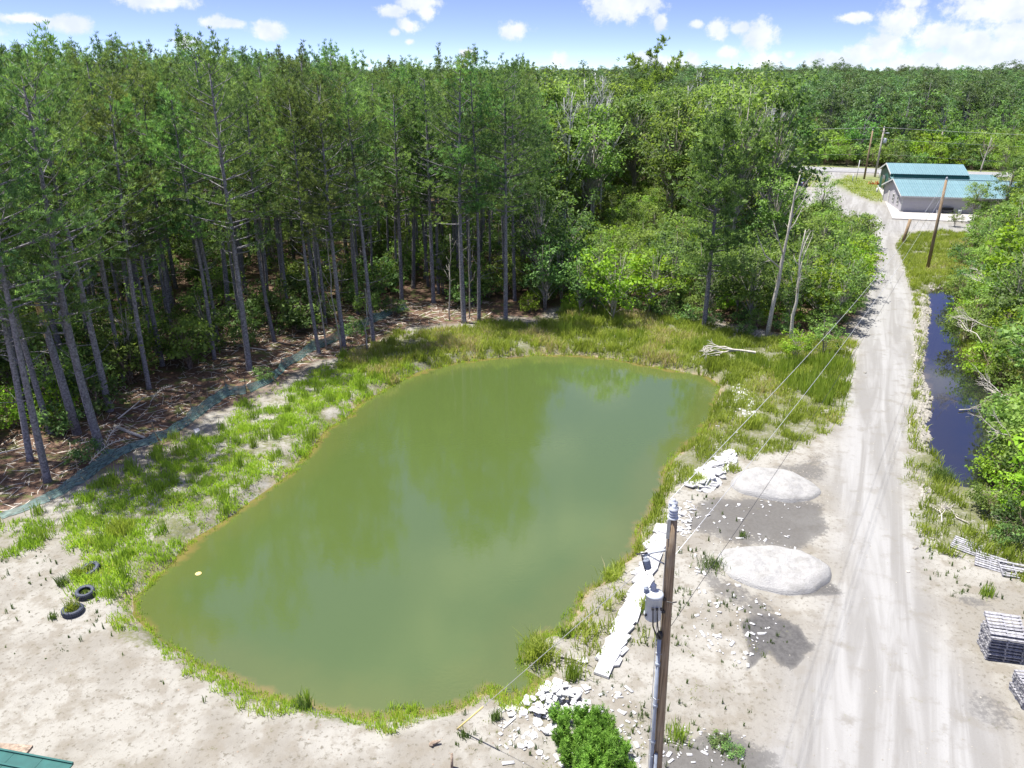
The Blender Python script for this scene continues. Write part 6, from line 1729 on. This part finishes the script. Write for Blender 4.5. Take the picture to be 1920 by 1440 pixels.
for s in (0, 1):
    mb = MB(); y0, y1 = (1.6, D2 * .56) if s == 0 else (D2 * .56, D2 + .5); z0, z1 = (3.45, zr + .2) if s == 0 else (zr + .2, 3.2); xx = -.43
    mb.add([(xx - .03, y0, z0 - .14), (xx + .03, y0, z0 - .14), (xx + .03, y1, z1 - .14), (xx - .03, y1, z1 - .14), (xx - .03, y0, z0 + .1), (xx + .03, y0, z0 + .1), (xx + .03, y1, z1 + .1), (xx - .03, y1, z1 + .1)],
           [(0, 3, 2, 1), (4, 5, 6, 7), (0, 1, 5, 4), (1, 2, 6, 5), (2, 3, 7, 6), (3, 0, 4, 7)]); mb.build('rake_board', M['white'], b2)
def slab_poly(name, poly, z, mat='concrete'):
    A = W(poly); n = len(A); mb = MB()
    mb.add([(x, y, z) for x, y in A] + [(x, y, -.2) for x, y in A], [tuple(range(n))[::-1] if False else tuple(range(n)), tuple(range(n, 2 * n))[::-1]] + [(i, n + i, n + (i + 1) % n, (i + 1) % n) for i in range(n)])
    return tag(mb.build(name, M[mat]), kind='structure')
slab_poly('patio_slab', [(1659, 379), (1676, 378), (1686, 398), (1830, 404), (1835, 418), (1673, 411)][::-1], .12)
slab_poly('porch_slab', [(1645, 349), (1664, 349), (1674, 367), (1654, 368)][::-1], .14)
def bl(x, y, z=0): return BA + bu * x + bv * y + Vector((0, 0, z))
mb = MB(); mb.lathe([(.16, 0), (.22, .5), (.24, .5), (.2, .44), (.001, .44)], 14); tag(mb.build('bucket', M['white'], loc=bl(5.0, -.7, .12)), 'white bucket on the patio against the grey wall', 'bucket')
be = empty('bench', bl(6.4, -.7, .12), math.atan2(bu.y, bu.x)); tag(be, 'low dark bench on the patio between the buckets', 'bench')
mb = MB(); mb.box((0, 0, .42), (1.6, .45, .06)); mb.build('seat', M['black'], be)
mb = MB(); mb.box((0, .22, .68), (1.6, .05, .4)); mb.build('backrest', M['black'], be)
for sx in (-.7, .7): mb = MB(); mb.box((sx, 0, .2), (.08, .4, .38)); mb.build('leg', M['black'], be)
mb = MB(); mb.lathe([(.2, 0), (.26, .3), (.28, .55), (.24, .6), (.001, .56)], 14); tag(mb.build('planter', M['grey'], loc=bl(8.1, -.6, .12)), 'pale pot standing at the right end of the bench', 'planter')

# ------------------------------------------------------------------ vehicles
def vehicle(name, u, v, rz, paint, lab, L=4.6, Wc=1.85, Hc=1.75):
    x, y = G(u, v); e = empty(name, (x, y, 0.02), rz); tag(e, lab, 'car', 'vehicles on the lot')
    prof = [(-L / 2, .45), (-L / 2 + .03, .95), (-L / 2 + .25, 1.08), (-L / 2 + .45, Hc - .12), (-L / 2 + .8, Hc), (L * .06, Hc - .01), (L * .24, 1.12), (L / 2 - .25, 1.0), (L / 2 - .02, .82), (L / 2, .42)]
    secs = [(-Wc / 2, .97), (-Wc / 2 + .05, 1.0), (Wc / 2 - .05, 1.0), (Wc / 2, .97)]
    V = []; n = len(prof)
    for sy in (-1, 1):
        for (px_, pz) in prof:
            inset = .0 if pz < 1.15 else .22 * (pz - 1.1) / (Hc - 1.1)
            V.append((px_, sy * (Wc / 2 - inset), pz))
    F = [tuple(range(n)), tuple(range(2 * n - 1, n - 1, -1))] + [(i, n + i, n + (i + 1) % n, (i + 1) % n) for i in range(n)]
    mb = MB(); mb.add(V, F); body = mb.build('body', paint, e); bevel(body, .05, 2)
    gl = MB()
    for sy in (-1, 1):
        yb, yt = sy * (Wc / 2 + .005), sy * (Wc / 2 - .185)
        gl.add([(-L / 2 + .5, yb - sy * .02, 1.16), (L * .20, yb - sy * .02, 1.16), (L * .07, yt, Hc - .12), (-L / 2 + .68, yt, Hc - .12), (-L / 2 + .5, yb - sy * .06, 1.16), (L * .20, yb - sy * .06, 1.16), (L * .07, yt - sy * .04, Hc - .12), (-L / 2 + .68, yt - sy * .04, Hc - .12)],
               [(0, 1, 2, 3), (7, 6, 5, 4), (0, 4, 5, 1), (1, 5, 6, 2), (2, 6, 7, 3), (3, 7, 4, 0)])
    gl.build('side_windows', M['glass'], e)
    for nm, pa, pb in (('windscreen', (L * .235, 1.15), (L * .075, Hc - .06)), ('rear_window', (-L / 2 + .262, 1.15), (-L / 2 + .42, Hc - .2))):
        sgn = 1 if nm == 'windscreen' else -1; g = MB()
        g.add([(pa[0] + sgn * .012, -Wc / 2 + .14, pa[1]), (pa[0] + sgn * .012, Wc / 2 - .14, pa[1]), (pb[0] + sgn * .012, Wc / 2 - .28, pb[1]), (pb[0] + sgn * .012, -Wc / 2 + .28, pb[1]), (pa[0] - sgn * .03, 0, pa[1] + .2)],
              [(0, 1, 2, 3), (0, 4, 1), (1, 4, 2), (2, 4, 3), (3, 4, 0)]); g.build(nm, M['glass'], e)
    for wx in (-L * .31, L * .31):
        for sy in (-1, 1):
            R_ = Matrix.Rotation(math.pi / 2, 3, 'X'); w_ = MB(); w_.lathe([(.2, -.12), (.33, -.12), (.36, -.08), (.36, .08), (.33, .12), (.2, .12)], 20, (wx, sy * (Wc / 2 - .08), .36), R_)
            wh = w_.build('wheel', M['black'], e, True); r_ = MB(); r_.lathe([(.21, -.125), (.05, -.13), (.05, .13), (.21, .125)], 12, (wx, sy * (Wc / 2 - .08), .36), R_); r_.build('rim', M['steel'], wh, True)
    for sy in (-1, 1):
        mb = MB(); mb.box((L / 2 - .04, sy * (Wc / 2 - .28), .76), (.14, .36, .16)); mb.build('headlight', M['lamp'], e)
        mb = MB(); mb.box((-L / 2 + .04, sy * (Wc / 2 - .16), .95), (.12, .16, .3)); mb.build('tail_light', M['redlens'], e)
        mb = MB(); mb.box((L * .17, sy * (Wc / 2 + .1), 1.15), (.12, .2, .14)); mb.build('mirror', paint, e)
    for sx in (-1, 1): mb = MB(); mb.box((sx * (L / 2 - .02), 0, .5), (.14, Wc - .12, .22)); mb.build('bumper', M['black'] if sx > 0 else paint, e)
    mb = MB(); mb.box((-L / 2 - .02, 0, .85), (.03, .5, .14)); mb.build('number_plate', M['white'], e)
    return e
vehicle('parked_car', 1501, 350, math.radians(62), M['carblue'], 'dark blue car parked on the gravel lot behind the airy small tree', L=4.7, Hc=1.7)
vehicle('parked_car', 1427, 352, math.radians(25), M['carwhite'], 'pale car half hidden behind the trees left of the dark one', L=5.0)
vehicle('parked_car', 1452, 349, math.radians(70), M['carwhite'], 'white car glimpsed through branches between the other two', L=4.5)

# ------------------------------------------------------------------ pallets
def board(w_, d, h, g): 
    mb = MB(); mb.box((0, 0, 0), (w_, d, h)); return mb.mesh(g, M['pallet'])
PB = {'deck': board(1.2, .095, .02, 'deck_board'), 'bottom': board(1.2, .12, .02, 'bottom_board'), 'str': board(.045, 1.0, .095, 'stringer')}
def pallet(loc, rot, lab, grp='stacked pallets', n=7, skip=()):
    e = empty('pallet', loc); e.rotation_euler = rot; tag(e, lab, 'pallet', grp)
    for k in range(n):
        if k in skip: continue
        link('deck_board', PB['deck'], e, (rnd.uniform(-.01, .01), -.45 + .9 * k / (n - 1), .13), (0, 0, rnd.uniform(-.012, .012)))
    for k in (-.42, 0, .42): link('bottom_board', PB['bottom'], e, (0, k, .01))
    for k in (-.56, 0, .56): link('stringer', PB['str'], e, (k, 0, .07))
    return e
s1 = P3(1872, 1225); rz = -.24
order = ['lowest', 'second', 'third', 'fourth', 'fifth', 'sixth', 'seventh']
for k in range(7):
    pallet(s1 + Vector((rnd.uniform(-.04, .04), rnd.uniform(-.04, .04), .145 * k)), (0, 0, rz + rnd.uniform(-.04, .04)), '%s pallet from the ground in the upper stack at the right frame edge' % order[k])
pallet(s1 + Vector((.02, .12, 1.10)), (.30, 0, rz), 'tilted pale pallet lying on top of the upper stack')
s2 = P3(1936, 1315)
for k in range(6):
    pallet(s2 + Vector((rnd.uniform(-.04, .04), rnd.uniform(-.04, .04), .145 * k)), (0, 0, -.14 + rnd.uniform(-.04, .04)), '%s pallet from the ground in the lower stack at the right frame edge' % order[k])
pallet(s1 + Vector((1.05, -.1, .75)), (0, 1.35, rz), 'pallet standing on edge between the two stacks')
for (u, v, rz_, tl, sk, lab) in [(1812, 1028, -.72, .08, (), 'whitish pallet lying in the grass at the verge tip'), (1856, 1058, -.55, .16, (), 'pallet half buried in sand right of the whitish one'), (1902, 1074, -.3, .12, (2, 5), 'broken pallet with gaps at the right frame edge in the grass')]:
    pallet(P3(u, v, -.03), (tl, .05, rz_), lab, 'pallets lying by the verge', skip=sk)

# ------------------------------------------------------------------ teal shed roof in the near left corner
zr_ = 3.0
a = Vector((*G(138, 1431, zr_), zr_)); b = Vector((*G(0, 1405, zr_), zr_))
su = (b - a).normalized(); sv = Vector((su.y, -su.x, 0)); sv = sv if sv.y < 0 else -sv
sh = empty('shed', (0, 0, 0)); sh.matrix_world = Matrix(((su.x, sv.x, 0, a.x), (su.y, sv.y, 0, a.y), (0, 0, 1, 0), (0, 0, 0, 1)))
tag(sh, 'teal ribbed metal roof corner of a shed at the lower left frame corner', 'shed')
for k in range(9):
    mb = MB(); mb.add([(k * .9, 0, zr_), (k * .9 + .89, 0, zr_), (k * .9 + .89, 4.2, zr_ + .0), (k * .9, 4.2, zr_ + .0), (k * .9, 0, zr_ - .04), (k * .9 + .89, 0, zr_ - .04), (k * .9 + .89, 4.2, zr_ - .04), (k * .9, 4.2, zr_ - .04)],
                      [(3, 2, 1, 0), (4, 5, 6, 7), (0, 1, 5, 4), (1, 2, 6, 5), (2, 3, 7, 6), (3, 0, 4, 7)])
    mb.build('roof_panel', M['teald'], sh)
for yy in (.02, .42, .84, 1.26, 1.7): mb = MB(); mb.box((4.05, yy, zr_ + .025), (8.1, .05, .05)); mb.build('rib', M['teald'], sh)
mb = MB(); mb.box((4.0, 2.1, (zr_ - .1) / 2), (7.4, 3.6, zr_ - .1)); mb.build('wall', M['teald'], sh)
mb = MB(); mb.box((2.2, -.12, zr_ - .1), (1.3, .3, .08), Matrix.Rotation(.12, 3, 'Z')); mb.build('eave_board', M['deadb'], sh)
